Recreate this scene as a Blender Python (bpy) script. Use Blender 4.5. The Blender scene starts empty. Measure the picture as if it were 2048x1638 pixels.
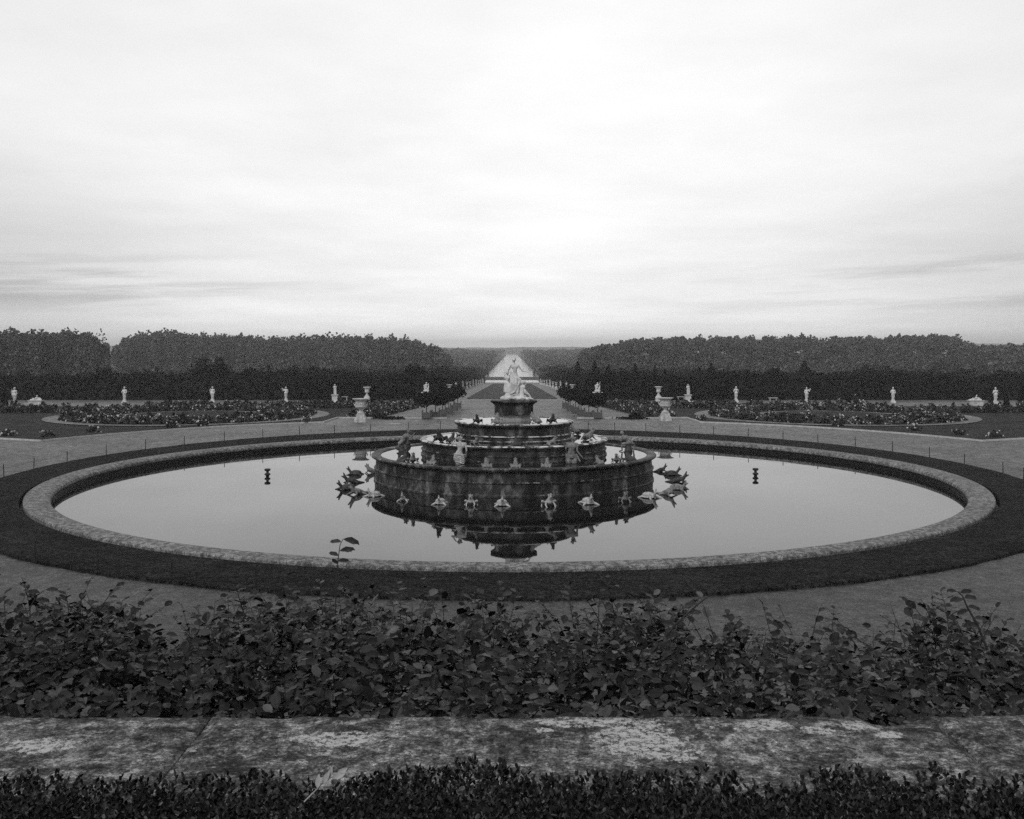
import bpy, bmesh, math, random
import numpy as np
from mathutils import Vector, Matrix, Euler
R = random.Random(7); NR = np.random.RandomState(11)
PI = math.pi
F, HZ, CX, CZ = 1983.0, 698.0, 1024.0, 7.1          # focal (px), horizon row, centre column, camera height
D0 = 53.0                                            # camera to pool centre
FY, KF = 54.6, 1.03                                  # camera to fountain centre (set back a little in the pool), its size factor
def kz(z): return CZ-(CZ-z)*KF
sc = bpy.context.scene
col = sc.collection

# ------------------------------------------------------------------ tagging
def tag(o, label=None, cat=None, group=None, kind=None):
    if label: o['label'] = label
    if cat: o['category'] = cat
    if group: o['group'] = group
    if kind: o['kind'] = kind
    return o
def empty(name, loc, rz=0.0, scale=1.0):
    o = bpy.data.objects.new(name, None); col.objects.link(o)
    o.location = loc; o.rotation_euler = (0, 0, rz); o.scale = (scale,)*3
    o.empty_display_size = .2
    return o
def link(name, me, mat=None, parent=None, loc=(0, 0, 0), rz=0.0, scale=1.0):
    o = bpy.data.objects.new(name, me); col.objects.link(o)
    if mat is not None and len(me.materials) == 0: me.materials.append(mat)
    if parent is not None: o.parent = parent
    o.location = loc; o.rotation_euler = (0, 0, rz)
    o.scale = (scale,)*3 if not isinstance(scale, tuple) else scale
    return o
def copy_tree(o, parent=None):
    c = o.copy(); col.objects.link(c); c.parent = parent
    for ch in list(o.children): copy_tree(ch, c)
    return c

# ------------------------------------------------------------------ ground height and pixel helpers
def lerp(a, b, t): return a+(b-a)*max(0.0, min(1.0, t))
def g(x, y):
    if y < 40: return .30
    if y < 82: return lerp(.30, .66, (y-40)/42)
    if y < 125: return .66
    if y < 325: return lerp(.66, -4.2, (y-125)/200)
    if y < 400: return -4.2
    return lerp(-4.2, -5.2, (y-400)/3)
def P(px, py, z):
    d = (CZ-z)*F/(py-HZ); return Vector(((px-CX)*d/F, d, z))
def PD(px, py, d): return Vector(((px-CX)*d/F, d, CZ-(py-HZ)*d/F))
def PG(px, py):
    lo, hi = 8.0, 3000.0; f = lambda d: CZ-(py-HZ)*d/F-g(0, d)
    d = lo; st = 1.0
    while d < hi and f(d) > 0: d += st
    a, b = d-st, d
    for _ in range(20):
        m = (a+b)/2
        if f(m) > 0: a = m
        else: b = m
    return Vector(((px-CX)*a/F, a, g(0, a)))

# ------------------------------------------------------------------ materials
def newmat(name):
    m = bpy.data.materials.new(name); m.use_nodes = True
    nt = m.node_tree; nt.nodes.clear()
    out = nt.nodes.new('ShaderNodeOutputMaterial'); bs = nt.nodes.new('ShaderNodeBsdfPrincipled')
    nt.links.new(bs.outputs[0], out.inputs[0])
    return m, nt, bs
def N(nt, t, **kw):
    n = nt.nodes.new(t)
    for k, v in kw.items(): setattr(n, k, v)
    return n
def noise(nt, vec, scale, detail=6, rough=.6, stretch=None):
    if stretch:
        mp = N(nt, 'ShaderNodeMapping'); mp.inputs['Scale'].default_value = stretch
        nt.links.new(vec, mp.inputs[0]); vec = mp.outputs[0]
    n = N(nt, 'ShaderNodeTexNoise'); n.inputs['Scale'].default_value = scale
    n.inputs['Detail'].default_value = detail; n.inputs['Roughness'].default_value = rough
    nt.links.new(vec, n.inputs['Vector']); return n.outputs[0]
def ramp(nt, fac, stops):
    r = N(nt, 'ShaderNodeValToRGB'); e = r.color_ramp.elements
    while len(e) < len(stops): e.new(.5)
    for i, (p, v) in enumerate(stops):
        e[i].position = p; e[i].color = (v, v, v, 1)
    nt.links.new(fac, r.inputs[0]); return r.outputs[0]
def math_(nt, op, a, b=None, clamp=False):
    n = N(nt, 'ShaderNodeMath', operation=op); n.use_clamp = clamp
    for i, v in enumerate((a, b)):
        if v is None: continue
        if isinstance(v, (int, float)): n.inputs[i].default_value = v
        else: nt.links.new(v, n.inputs[i])
    return n.outputs[0]
def mixv(nt, fac, a, b):
    n = N(nt, 'ShaderNodeMix', data_type='FLOAT')
    for i, v in ((0, fac), (2, a), (3, b)):
        if isinstance(v, (int, float)): n.inputs[i].default_value = v
        else: nt.links.new(v, n.inputs[i])
    return n.outputs[0]
def bump(nt, bs, h, strength, dist=.02):
    b = N(nt, 'ShaderNodeBump'); b.inputs['Strength'].default_value = strength; b.inputs['Distance'].default_value = dist
    nt.links.new(h, b.inputs['Height']); nt.links.new(b.outputs[0], bs.inputs['Normal'])
def simple(name, lo, hi, scale, rough=.8, bstr=.3, bdist=.02, detail=7, spec=.3, stretch=None, big=None):
    m, nt, bs = newmat(name)
    tc = N(nt, 'ShaderNodeTexCoord').outputs['Object']
    f = noise(nt, tc, scale, detail, .65, stretch)
    c = ramp(nt, f, [(.3, lo), (.7, hi)])
    if big:
        b = ramp(nt, noise(nt, tc, big[0], 4, .6), [(.35, big[1]), (.65, 1.0)])
        c = math_(nt, 'MULTIPLY', c, b)
    nt.links.new(c, bs.inputs['Base Color'])
    bs.inputs['Roughness'].default_value = rough
    bs.inputs['Specular IOR Level'].default_value = spec
    if bstr: bump(nt, bs, f, bstr, bdist)
    return m

M = {}
# gravel : fine speckle + broad worn patches
def gravel():
    m, nt, bs = newmat('gravel')
    tc = N(nt, 'ShaderNodeTexCoord').outputs['Object']
    f = noise(nt, tc, 14, 5, .75); b = noise(nt, tc, .22, 6, .6); s = noise(nt, tc, 1.6, 8, .75); f3 = noise(nt, tc, 5, 8, .8)
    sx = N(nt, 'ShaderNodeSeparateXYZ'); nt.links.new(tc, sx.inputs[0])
    # dry follows distance: far gravel paler, grazing sheen and haze painted into the colour
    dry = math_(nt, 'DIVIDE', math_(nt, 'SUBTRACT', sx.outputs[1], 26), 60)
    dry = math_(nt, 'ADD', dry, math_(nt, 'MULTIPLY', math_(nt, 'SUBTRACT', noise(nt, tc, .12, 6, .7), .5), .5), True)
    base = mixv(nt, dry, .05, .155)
    c = math_(nt, 'MULTIPLY', base, ramp(nt, f, [(.42, .45), (.5, 1), (.58, 1.7)]))
    c = math_(nt, 'MULTIPLY', c, ramp(nt, f3, [(.43, .55), (.57, 1.4)]))
    c = math_(nt, 'MULTIPLY', c, ramp(nt, b, [(.38, .75), (.62, 1.15)]))
    c = math_(nt, 'MULTIPLY', c, ramp(nt, s, [(.42, .5), (.55, 1.15)]))
    nt.links.new(c, bs.inputs['Base Color']); bs.inputs['Roughness'].default_value = .6
    bs.inputs['Specular IOR Level'].default_value = .40
    bump(nt, bs, math_(nt, 'ADD', f, f3), .6, .04); return m
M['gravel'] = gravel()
def grass(name, lo, hi):
    m, nt, bs = newmat(name)
    tc = N(nt, 'ShaderNodeTexCoord').outputs['Object']
    f = noise(nt, tc, 9, 6, .8); b = noise(nt, tc, .5, 6, .65); st = noise(nt, tc, 1.5, 8, .75, (.35, 1.6, 1))
    c = ramp(nt, f, [(.42, lo*.6), (.58, hi*1.25)])
    c = math_(nt, 'MULTIPLY', c, ramp(nt, noise(nt, tc, 3.2, 7, .75), [(.42, .65), (.58, 1.35)]))
    c = math_(nt, 'MULTIPLY', c, ramp(nt, b, [(.35, .6), (.7, 1.15)]))
    c = math_(nt, 'MULTIPLY', c, ramp(nt, st, [(.35, .7), (.7, 1.3)]))
    nt.links.new(c, bs.inputs['Base Color']); bs.inputs['Roughness'].default_value = 1.0
    bs.inputs['Specular IOR Level'].default_value = .05
    bump(nt, bs, f, .7, .04); return m
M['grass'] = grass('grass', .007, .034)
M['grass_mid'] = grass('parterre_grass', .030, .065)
M['grass_far'] = grass('far_grass', .07, .11)  # paler base: haze and sheen over distant grass put into the colour
M['hill'] = simple('hill_cover', .03, .06, .02, 1, 0, spec=0)
M['soil'] = simple('soil', .02, .04, 6, 1, .4, spec=.05)
M['dark_stone'] = None
def coping_mat():
    m, nt, bs = newmat('weathered_coping')
    tcn = N(nt, 'ShaderNodeTexCoord'); tc = tcn.outputs['Object']
    f = noise(nt, tc, 5, 10, .75); b = noise(nt, tc, .8, 6, .6); sp = noise(nt, tc, 16, 4, .8)
    f2 = noise(nt, tc, 26, 6, .85)
    c = math_(nt, 'MULTIPLY', ramp(nt, f, [(.42, .07), (.5, .15), (.56, .28)]), ramp(nt, f2, [(.42, .4), (.56, 1.5)]))
    c = math_(nt, 'MULTIPLY', c, ramp(nt, b, [(.32, .7), (.68, 1.15)]))
    c = math_(nt, 'ADD', c, ramp(nt, sp, [(.62, 0), (.68, .3)]))
    sx = N(nt, 'ShaderNodeSeparateXYZ'); nt.links.new(tc, sx.inputs[0])
    a = math_(nt, 'ARCTAN2', sx.outputs[0], sx.outputs[1])
    fr = math_(nt, 'FRACT', math_(nt, 'MULTIPLY', a, 74/(2*PI)))
    wob = math_(nt, 'ADD', fr, math_(nt, 'MULTIPLY', math_(nt, 'SUBTRACT', noise(nt, tc, 1.3, 6, .8), .5), .16))
    j = math_(nt, 'LESS_THAN', math_(nt, 'ABSOLUTE', math_(nt, 'SUBTRACT', wob, .5)), .007)
    c = math_(nt, 'MULTIPLY', c, math_(nt, 'SUBTRACT', 1, math_(nt, 'MULTIPLY', j, .6)))
    nt.links.new(c, bs.inputs['Base Color']); bs.inputs['Roughness'].default_value = .85
    h = math_(nt, 'SUBTRACT', f, math_(nt, 'MULTIPLY', j, .6))
    bump(nt, bs, h, .6, .05); return m
M['coping'] = coping_mat()
M['basin_wall'] = simple('wet_basin_wall', .006, .02, 3, .6, .4, spec=.2)
def fountain_mat():
    m, nt, bs = newmat('stained_fountain_stone')
    tc = N(nt, 'ShaderNodeTexCoord').outputs['Object']
    a = noise(nt, tc, 1.1, 5, .6, (1, 1, .25)); b = noise(nt, tc, 2.6, 8, .62, (1, 1, .6)); s = noise(nt, tc, 3.2, 5, .7, (1, 1, .35))
    c = ramp(nt, b, [(.36, .008), (.5, .022), (.62, .085)])
    c = math_(nt, 'MULTIPLY', c, ramp(nt, a, [(.42, .5), (.62, 2.3)]))
    sp = math_(nt, 'MULTIPLY', ramp(nt, noise(nt, tc, 6, 6, .7), [(.60, 0), (.70, .14)]), ramp(nt, s, [(.5, 0), (.62, 1)]))
    # pale lime crust lies on the sky-facing ledges only
    geo = N(nt, 'ShaderNodeTexCoord').outputs['Normal']
    sx = N(nt, 'ShaderNodeSeparateXYZ'); nt.links.new(geo, sx.inputs[0])
    up = ramp(nt, sx.outputs[2], [(.5, 0), (.9, 1)])
    crust = math_(nt, 'MULTIPLY', up, ramp(nt, noise(nt, tc, 3.0, 7, .8), [(.56, 0), (.63, .30)]))
    tz = N(nt, 'ShaderNodeSeparateXYZ'); nt.links.new(tc, tz.inputs[0])
    wet_sheen = math_(nt, 'MULTIPLY', math_(nt, 'MULTIPLY', math_(nt, 'GREATER_THAN', tz.outputs[2], 2.12), math_(nt, 'LESS_THAN', tz.outputs[2], 3.6)), ramp(nt, noise(nt, tc, 2.2, 6, .7), [(.46, 0), (.53, .60)]))  # sky gleam on the wet upper rims, painted pale over the lime
    crust = math_(nt, 'MAXIMUM', crust, math_(nt, 'MULTIPLY', up, wet_sheen))
    c = math_(nt, 'ADD', math_(nt, 'ADD', c, sp), crust)
    nt.links.new(c, bs.inputs['Base Color']); bs.inputs['Roughness'].default_value = .6
    bs.inputs['Specular IOR Level'].default_value = .25
    bump(nt, bs, b, .5, .04); return m
M['fountain'] = fountain_mat()
M['lead'] = simple('weathered_lead', .11, .38, 9, .6, .5, .03, spec=.4, big=(2.5, .55))
M['lead_pale'] = simple('pale_weathered_lead', .30, .74, 11, .65, .5, .03, spec=.3, big=(3, .6))
M['lead_dark'] = simple('dark_weathered_lead', .015, .06, 8, .55, .5, .03, spec=.4)
M['marble'] = simple('white_marble', .50, .90, 5, .6, .4, .03, spec=.35, big=(1.8, .72))
M['marble_old'] = simple('weathered_marble', .34, .80, 7, .75, .5, .03, spec=.25, big=(2, .6))
M['plinth'] = simple('grey_plinth_stone', .22, .45, 5, .8, .4, .02, spec=.2)
M['kerb'] = simple('pale_kerb', .35, .6, 3, .8, .3, spec=.2)
M['iron'] = simple('dark_iron', .012, .03, 20, .5, .2)
M['tub'] = simple('painted_tub_wood', .075, .12, 8, .6, .2, .01)
M['bark'] = simple('bark', .02, .05, 14, .9, .6, .02, spec=.1)
M['twig'] = simple('twig', .02, .055, 30, .8, .4, .005, spec=.2)
M['dry'] = simple('dry_stalk', .25, .5, 20, .8, .3, .004)
def foliage(name, lo, hi, scale, rough=.7, spec=.15):
    m, nt, bs = newmat(name)
    tc = N(nt, 'ShaderNodeTexCoord').outputs['Object']
    f = noise(nt, tc, scale, 5, .7); gi = N(nt, 'ShaderNodeNewGeometry').outputs['Random Per Island']
    c = ramp(nt, math_(nt, 'ADD', math_(nt, 'MULTIPLY', f, .5), math_(nt, 'MULTIPLY', gi, .5)), [(.25, lo), (.75, hi)])
    nt.links.new(c, bs.inputs['Base Color']); bs.inputs['Roughness'].default_value = rough
    bs.inputs['Specular IOR Level'].default_value = spec
    return m
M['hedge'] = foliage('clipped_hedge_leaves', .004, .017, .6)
M['wood'] = foliage('woodland_leaves', .075, .16, .12)  # leaf colour lightened to carry part of the distance haze
M['orange'] = foliage('orange_tree_leaves', .008, .028, 3)
M['bedleaf'] = foliage('bedding_leaves', .015, .11, 1.6)
M['petal'] = simple('pale_petals', .5, .9, 30, .8, 0)
def beech_leaf():
    m, nt, bs = newmat('beech_leaf')
    uv = N(nt, 'ShaderNodeUVMap').outputs[0]
    sx = N(nt, 'ShaderNodeSeparateXYZ'); nt.links.new(uv, sx.inputs[0])
    av = math_(nt, 'ABSOLUTE', math_(nt, 'SUBTRACT', sx.outputs[1], .5))
    ph = math_(nt, 'SUBTRACT', math_(nt, 'MULTIPLY', sx.outputs[0], 9.0), math_(nt, 'MULTIPLY', av, 5.0))
    fr = math_(nt, 'ABSOLUTE', math_(nt, 'SUBTRACT', math_(nt, 'FRACT', ph), .5))
    vein = math_(nt, 'LESS_THAN', fr, .07); mid = math_(nt, 'LESS_THAN', av, .03)
    vv = math_(nt, 'MAXIMUM', vein, mid)
    gi = N(nt, 'ShaderNodeNewGeometry').outputs['Random Per Island']
    tc = N(nt, 'ShaderNodeTexCoord').outputs['Object']
    f = noise(nt, tc, 18, 5, .7)
    c = ramp(nt, gi, [(0, .003), (.5, .009), (.88, .024), (1, .10)])
    c = math_(nt, 'MULTIPLY', c, ramp(nt, f, [(.3, .7), (.7, 1.2)]))
    c = math_(nt, 'MULTIPLY', c, math_(nt, 'ADD', 1, math_(nt, 'MULTIPLY', vv, .5)))
    nt.links.new(c, bs.inputs['Base Color']); bs.inputs['Roughness'].default_value = .42
    bs.inputs['Specular IOR Level'].default_value = .3
    bump(nt, bs, fr, .5, .004); return m
M['beech'] = beech_leaf()
def box_leaf():
    m, nt, bs = newmat('box_leaf')
    gi = N(nt, 'ShaderNodeNewGeometry').outputs['Random Per Island']
    c = ramp(nt, gi, [(0, .005), (.6, .014), (.94, .04), (1, .15)])
    nt.links.new(c, bs.inputs['Base Color']); bs.inputs['Roughness'].default_value = .45
    bs.inputs['Specular IOR Level'].default_value = .25
    return m
M['box'] = box_leaf()
def lichen_mat():
    m, nt, bs = newmat('lichened_coping_stone')
    tc = N(nt, 'ShaderNodeTexCoord').outputs['Object']
    st = (1, 1, 1)
    f = noise(nt, tc, 22, 10, .8); md = noise(nt, tc, 5.5, 8, .7); b = noise(nt, tc, 1.3, 6, .65)
    g1 = noise(nt, tc, 75, 8, .85); g2 = noise(nt, tc, 190, 4, .8)
    c = ramp(nt, f, [(.40, .075), (.5, .135), (.60, .28)])
    c = math_(nt, 'MULTIPLY', c, ramp(nt, g1, [(.44, .30), (.47, .8), (.53, 1.0), (.57, 1.9)]))
    k1 = ramp(nt, noise(nt, tc, 16, 10, .7), [(.45, .42), (.475, 1)])
    c = math_(nt, 'MULTIPLY', c, k1)
    c = math_(nt, 'MULTIPLY', c, ramp(nt, g2, [(.35, .75), (.65, 1.65)]))
    c = math_(nt, 'MULTIPLY', c, ramp(nt, md, [(.38, .5), (.6, 1.25)]))
    c = math_(nt, 'MULTIPLY', c, ramp(nt, b, [(.32, .6), (.68, 1.3)]))
    # crusty pale lichen colonies
    v = N(nt, 'ShaderNodeTexVoronoi'); v.inputs['Scale'].default_value = 2.6
    w = N(nt, 'ShaderNodeVectorMath', operation='ADD')
    nz = N(nt, 'ShaderNodeTexNoise'); nz.inputs['Scale'].default_value = 9; nz.inputs['Detail'].default_value = 6; nz.inputs['Roughness'].default_value = .75
    nt.links.new(tc, nz.inputs['Vector'])
    sub = N(nt, 'ShaderNodeVectorMath', operation='SUBTRACT'); sub.inputs[1].default_value = (.5, .5, .5)
    nt.links.new(nz.outputs['Color'], sub.inputs[0])
    scl = N(nt, 'ShaderNodeVectorMath', operation='SCALE'); scl.inputs['Scale'].default_value = .45
    nt.links.new(sub.outputs[0], scl.inputs[0])
    nt.links.new(tc, w.inputs[0]); nt.links.new(scl.outputs[0], w.inputs[1]); nt.links.new(w.outputs[0], v.inputs['Vector'])
    colony = ramp(nt, v.outputs['Distance'], [(.24, 1), (.30, 0)])
    pick = ramp(nt, noise(nt, tc, .9, 2, .5), [(.50, 0), (.56, 1)])
    crackle = ramp(nt, noise(nt, tc, 42, 9, .85), [(.45, 0), (.48, 1)])
    lic = math_(nt, 'MULTIPLY', math_(nt, 'MULTIPLY', colony, pick), crackle)
    lic2 = math_(nt, 'MULTIPLY', ramp(nt, noise(nt, tc, 11, 7, .7), [(.60, 0), (.62, 1)]), crackle)
    gp = N(nt, 'ShaderNodeNewGeometry').outputs['Position']; gx = N(nt, 'ShaderNodeSeparateXYZ'); nt.links.new(gp, gx.inputs[0])
    wb = math_(nt, 'MULTIPLY', math_(nt, 'SUBTRACT', noise(nt, gp, 15, 10, .8), .5), 6.5)
    lic2 = math_(nt, 'MULTIPLY', lic2, .6)
    for cx, cy, rx, ry in ((.25, 2.93, .17, .05), (.36, 2.80, .13, .12), (.42, 2.70, .10, .06), (.10, 2.93, .05, .025), (.09, 2.86, .03, .02), (.74, 2.90, .07, .05), (.88, 2.86, .05, .04), (1.02, 2.89, .06, .035), (1.08, 2.83, .05, .03), (-.5, 2.80, .12, .05), (-1.3, 2.75, .1, .05), (1.6, 2.72, .1, .05)):
        dx = math_(nt, 'DIVIDE', math_(nt, 'SUBTRACT', gx.outputs[0], cx), rx); dy = math_(nt, 'DIVIDE', math_(nt, 'SUBTRACT', gx.outputs[1], cy), ry)
        dd = math_(nt, 'ADD', math_(nt, 'ADD', math_(nt, 'MULTIPLY', dx, dx), math_(nt, 'MULTIPLY', dy, dy)), wb)
        lic2 = math_(nt, 'MAXIMUM', lic2, math_(nt, 'MULTIPLY', math_(nt, 'LESS_THAN', dd, .9), crackle))
    lic = math_(nt, 'MAXIMUM', lic, lic2)
    c = mixv(nt, lic, c, .55)
    dk = ramp(nt, noise(nt, tc, 13, 8, .75), [(.36, .35), (.42, 1)])
    c = math_(nt, 'MULTIPLY', c, dk)
    nt.links.new(c, bs.inputs['Base Color']); bs.inputs['Roughness'].default_value = .9
    bs.inputs['Specular IOR Level'].default_value = .15
    h = math_(nt, 'ADD', f, math_(nt, 'MULTIPLY', lic, .3)); bump(nt, bs, h, .8, .012)
    return m
M['lichen'] = lichen_mat()
def water_mat():
    m, nt, bs = newmat('still_water')
    tc = N(nt, 'ShaderNodeTexCoord').outputs['Object']
    bs.inputs['Base Color'].default_value = (.008, .008, .008, 1)
    bs.inputs['Roughness'].default_value = .015; bs.inputs['IOR'].default_value = 1.34
    f = math_(nt, 'ADD', noise(nt, tc, .8, 4, .5), math_(nt, 'MULTIPLY', noise(nt, tc, .12, 3, .6), 3)); bump(nt, bs, f, .016, .05); return m
M['water'] = water_mat()
def ruffled():
    m, nt, bs = newmat('ruffled_water')
    tc = N(nt, 'ShaderNodeTexCoord').outputs['Object']
    bs.inputs['Base Color'].default_value = (.02, .02, .02, 1); bs.inputs['Roughness'].default_value = .10; bs.inputs['IOR'].default_value = 1.4
    bump(nt, bs, noise(nt, tc, .5, 5, .6), .10, .3); return m
M['ruffled'] = ruffled()

# ------------------------------------------------------------------ mesh helpers
def mesh_np(name, verts, loops, starts, totals, uv=None, smooth=False):
    me = bpy.data.meshes.new(name)
    me.vertices.add(len(verts)); me.vertices.foreach_set('co', np.asarray(verts, np.float32).ravel())
    me.loops.add(len(loops)); me.loops.foreach_set('vertex_index', np.asarray(loops, np.int32))
    me.polygons.add(len(starts)); me.polygons.foreach_set('loop_start', np.asarray(starts, np.int32))
    me.polygons.foreach_set('loop_total', np.asarray(totals, np.int32))
    if smooth: me.polygons.foreach_set('use_smooth', np.ones(len(starts), bool))
    if uv is not None:
        u = me.uv_layers.new(name='UVMap'); u.data.foreach_set('uv', np.asarray(uv, np.float32).ravel())
    me.update(calc_edges=True); return me
def frames(n, dirs=None, tilt=None):
    """random orthonormal frames (n,3,3): columns x,y,z"""
    z = NR.normal(size=(n, 3)) if dirs is None else dirs
    z = z/np.linalg.norm(z, axis=1, keepdims=True)
    t = NR.normal(size=(n, 3)); x = np.cross(t, z); x /= np.linalg.norm(x, axis=1, keepdims=True)+1e-9
    y = np.cross(z, x); return np.stack([x, y, z], 2)
def scatter(tv, tf, pos, fr, size, uvt=None):
    """copies of a small template at pos with frames and sizes"""
    tv = np.array(tv, float); n, k = len(pos), len(tv)
    v = np.einsum('nij,kj->nki', fr, tv)*np.asarray(size).reshape(n, -1)[:, None, :] + pos[:, None, :]
    tl = np.concatenate([np.array(f) for f in tf]); tot = np.array([len(f) for f in tf])
    loops = (tl[None, :]+(np.arange(n)*k)[:, None]).ravel()
    totals = np.tile(tot, n); starts = np.concatenate([[0], np.cumsum(totals)[:-1]])
    uv = None
    if uvt is not None: uv = np.tile(np.array(uvt)[tl], (n, 1))
    return v.reshape(-1, 3), loops, starts, totals, uv
def join_np(name, sets, smooth=False):
    V, L, S, T, U = [], [], [], [], []; vo = lo = 0; hasuv = any(s[4] is not None for s in sets)
    for v, l, s, t, u in sets:
        V.append(v); L.append(l+vo); S.append(s+lo); T.append(t)
        if hasuv: U.append(u if u is not None else np.zeros((len(l), 2)))
        vo += len(v); lo += len(l)
    return mesh_np(name, np.concatenate(V), np.concatenate(L), np.concatenate(S), np.concatenate(T), np.concatenate(U) if hasuv else None, smooth)
# a clump of leaves: 3 crossing ragged leaves
CL = [(-.5, -.3, 0), (.1, -.55, .1), (.55, .1, -.05), (-.05, .5, .12), (-.3, .1, .5), (.3, -.1, .55), (.1, .2, -.5)]
CF = [(0, 1, 2), (0, 2, 3), (4, 1, 5), (4, 6, 2), (6, 0, 5)]
LEAF1 = [(-.5, 0, 0), (0, -.28, .06), (.5, 0, 0), (0, .28, .06)]
LF1 = [(0, 1, 2, 3)]
def crown_pts(n, c, r, lobes=7, rnd=None, fill=.35):
    """points on and in a lumpy crown made of several lobes"""
    c = np.array(c, float); r = np.array(r, float)
    lc = NR.normal(size=(lobes, 3)); lc /= np.linalg.norm(lc, axis=1, keepdims=True)
    lc *= NR.uniform(.25, .62, (lobes, 1)); lr = NR.uniform(.38, .62, lobes)
    w = NR.randint(0, lobes, n); d = NR.normal(size=(n, 3)); d /= np.linalg.norm(d, axis=1, keepdims=True)
    rad = lr[w]*np.where(NR.rand(n) < fill, NR.rand(n)**.5, NR.uniform(.88, 1.08, n))
    p = lc[w]+d*rad[:, None]
    return c+p*r, d
def bm_new(): return bmesh.new()
def bm_done(bm, name, mat, parent=None, smooth=False, **kw):
    me = bpy.data.meshes.new(name); bmesh.ops.recalc_face_normals(bm, faces=bm.faces); bm.to_mesh(me); bm.free()
    if smooth: me.polygons.foreach_set('use_smooth', np.ones(len(me.polygons), bool))
    return link(name, me, mat, parent, **kw)
def box(bm, c, s, bev=0.0, taper=1.0, rz=0.0):
    r = bmesh.ops.create_cube(bm, size=1.0); vs = r['verts']
    for v in vs:
        k = taper if v.co.z > 0 else 1.0
        v.co = Vector((v.co.x*s[0]*k, v.co.y*s[1]*k, v.co.z*s[2]))
    if rz: bmesh.ops.rotate(bm, verts=vs, matrix=Matrix.Rotation(rz, 3, 'Z'))
    bmesh.ops.translate(bm, verts=vs, vec=c)
    if bev:
        es = list({e for v in vs for e in v.link_edges})
        bmesh.ops.bevel(bm, geom=es, offset=bev, segments=2, affect='EDGES', profile=.5)
def lathe(bm, prof, segs=48, c=(0, 0, 0), closed=False, cap=True):
    rings = []
    for r, z in prof:
        rings.append([bm.verts.new((c[0]+r*math.cos(2*PI*i/segs), c[1]+r*math.sin(2*PI*i/segs), c[2]+z)) for i in range(segs)])
    n = len(prof)
    for a in range(n if closed else n-1):
        A, B = rings[a], rings[(a+1) % n]
        for i in range(segs):
            j = (i+1) % segs; bm.faces.new((A[i], A[j], B[j], B[i]))
    if not closed and cap:
        if prof[0][0] > 1e-4: bm.faces.new(rings[0][::-1])
        if prof[-1][0] > 1e-4: bm.faces.new(rings[-1])
def tube(bm, pts, rads, segs=6):
    pts = [Vector(p) for p in pts]; rings = []
    for i, p in enumerate(pts):
        d = (pts[min(i+1, len(pts)-1)]-pts[max(i-1, 0)]).normalized()
        u = d.orthogonal().normalized(); w = d.cross(u)
        if rings and (rings[-1][0].co-pts[i-1]).dot(u) < 0: u, w = -u, -w
        rings.append([bm.verts.new(p+(u*math.cos(2*PI*k/segs)+w*math.sin(2*PI*k/segs))*rads[i]) for k in range(segs)])
    for A, B in zip(rings, rings[1:]):
        for k in range(segs): bm.faces.new((A[k], A[(k+1) % segs], B[(k+1) % segs], B[k]))
    bm.faces.new(rings[0][::-1]); bm.faces.new(rings[-1])
def sphere(bm, c, r, rot=None, sub=2):
    rr = bmesh.ops.create_icosphere(bm, subdivisions=sub, radius=1.0)['verts']
    m = Matrix.Diagonal((*((r,)*3 if not isinstance(r, (tuple, list)) else r),)).to_3x3()
    if rot: m = Euler(rot).to_matrix() @ m
    for v in rr: v.co = m @ v.co + Vector(c)
def capsule(bm, a, b, ra, rb, segs=10):
    a, b = Vector(a), Vector(b); d = (b-a)
    if d.length < 1e-5: sphere(bm, a, max(ra, rb)); return
    dn = d.normalized(); pts, rs = [], []
    for t in (-1, -.8, -.45): pts.append(a+dn*ra*t); rs.append(ra*math.sqrt(max(.002, 1-t*t)))
    pts.append(a); rs.append(ra); pts.append(b); rs.append(rb)
    for t in (.45, .8, 1): pts.append(b+dn*rb*t); rs.append(rb*math.sqrt(max(.002, 1-t*t)))
    tube(bm, pts, rs, segs)
def sculpt(name, parts, voxel=.02, smooth_it=2, rough=0.0):
    """overlapping forms fused into one continuous carved surface"""
    bm = bm_new()
    for p in parts:
        if p[0] == 'c': capsule(bm, *p[1:])
        elif p[0] == 'e': sphere(bm, *p[1:])
        elif p[0] == 'b': box(bm, *p[1:])
    bmesh.ops.recalc_face_normals(bm, faces=bm.faces)
    me = bpy.data.meshes.new(name+'_tmp'); bm.to_mesh(me); bm.free()
    o = bpy.data.objects.new('tmp', me); col.objects.link(o)
    r = o.modifiers.new('r', 'REMESH'); r.mode = 'VOXEL'; r.voxel_size = voxel; r.use_smooth_shade = True
    s = o.modifiers.new('s', 'SMOOTH'); s.iterations = smooth_it; s.factor = .5
    if rough:
        t = bpy.data.textures.new('r', 'CLOUDS'); t.noise_scale = voxel*5
        dm = o.modifiers.new('d', 'DISPLACE'); dm.texture = t; dm.strength = rough; dm.mid_level = .5
    dg = bpy.context.evaluated_depsgraph_get()
    out = bpy.data.meshes.new_from_object(o.evaluated_get(dg)); out.name = name
    bpy.data.objects.remove(o); bpy.data.meshes.remove(me)
    out.materials.clear()
    return out

# ================================================================== SETTING
WZ = .05                                             # pool water level
XB = -.12; XF = .10                                  # basin and fountain centre x
RO, RI, ZC = 23.35, 22.25, .55                        # coping radii, top
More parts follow.
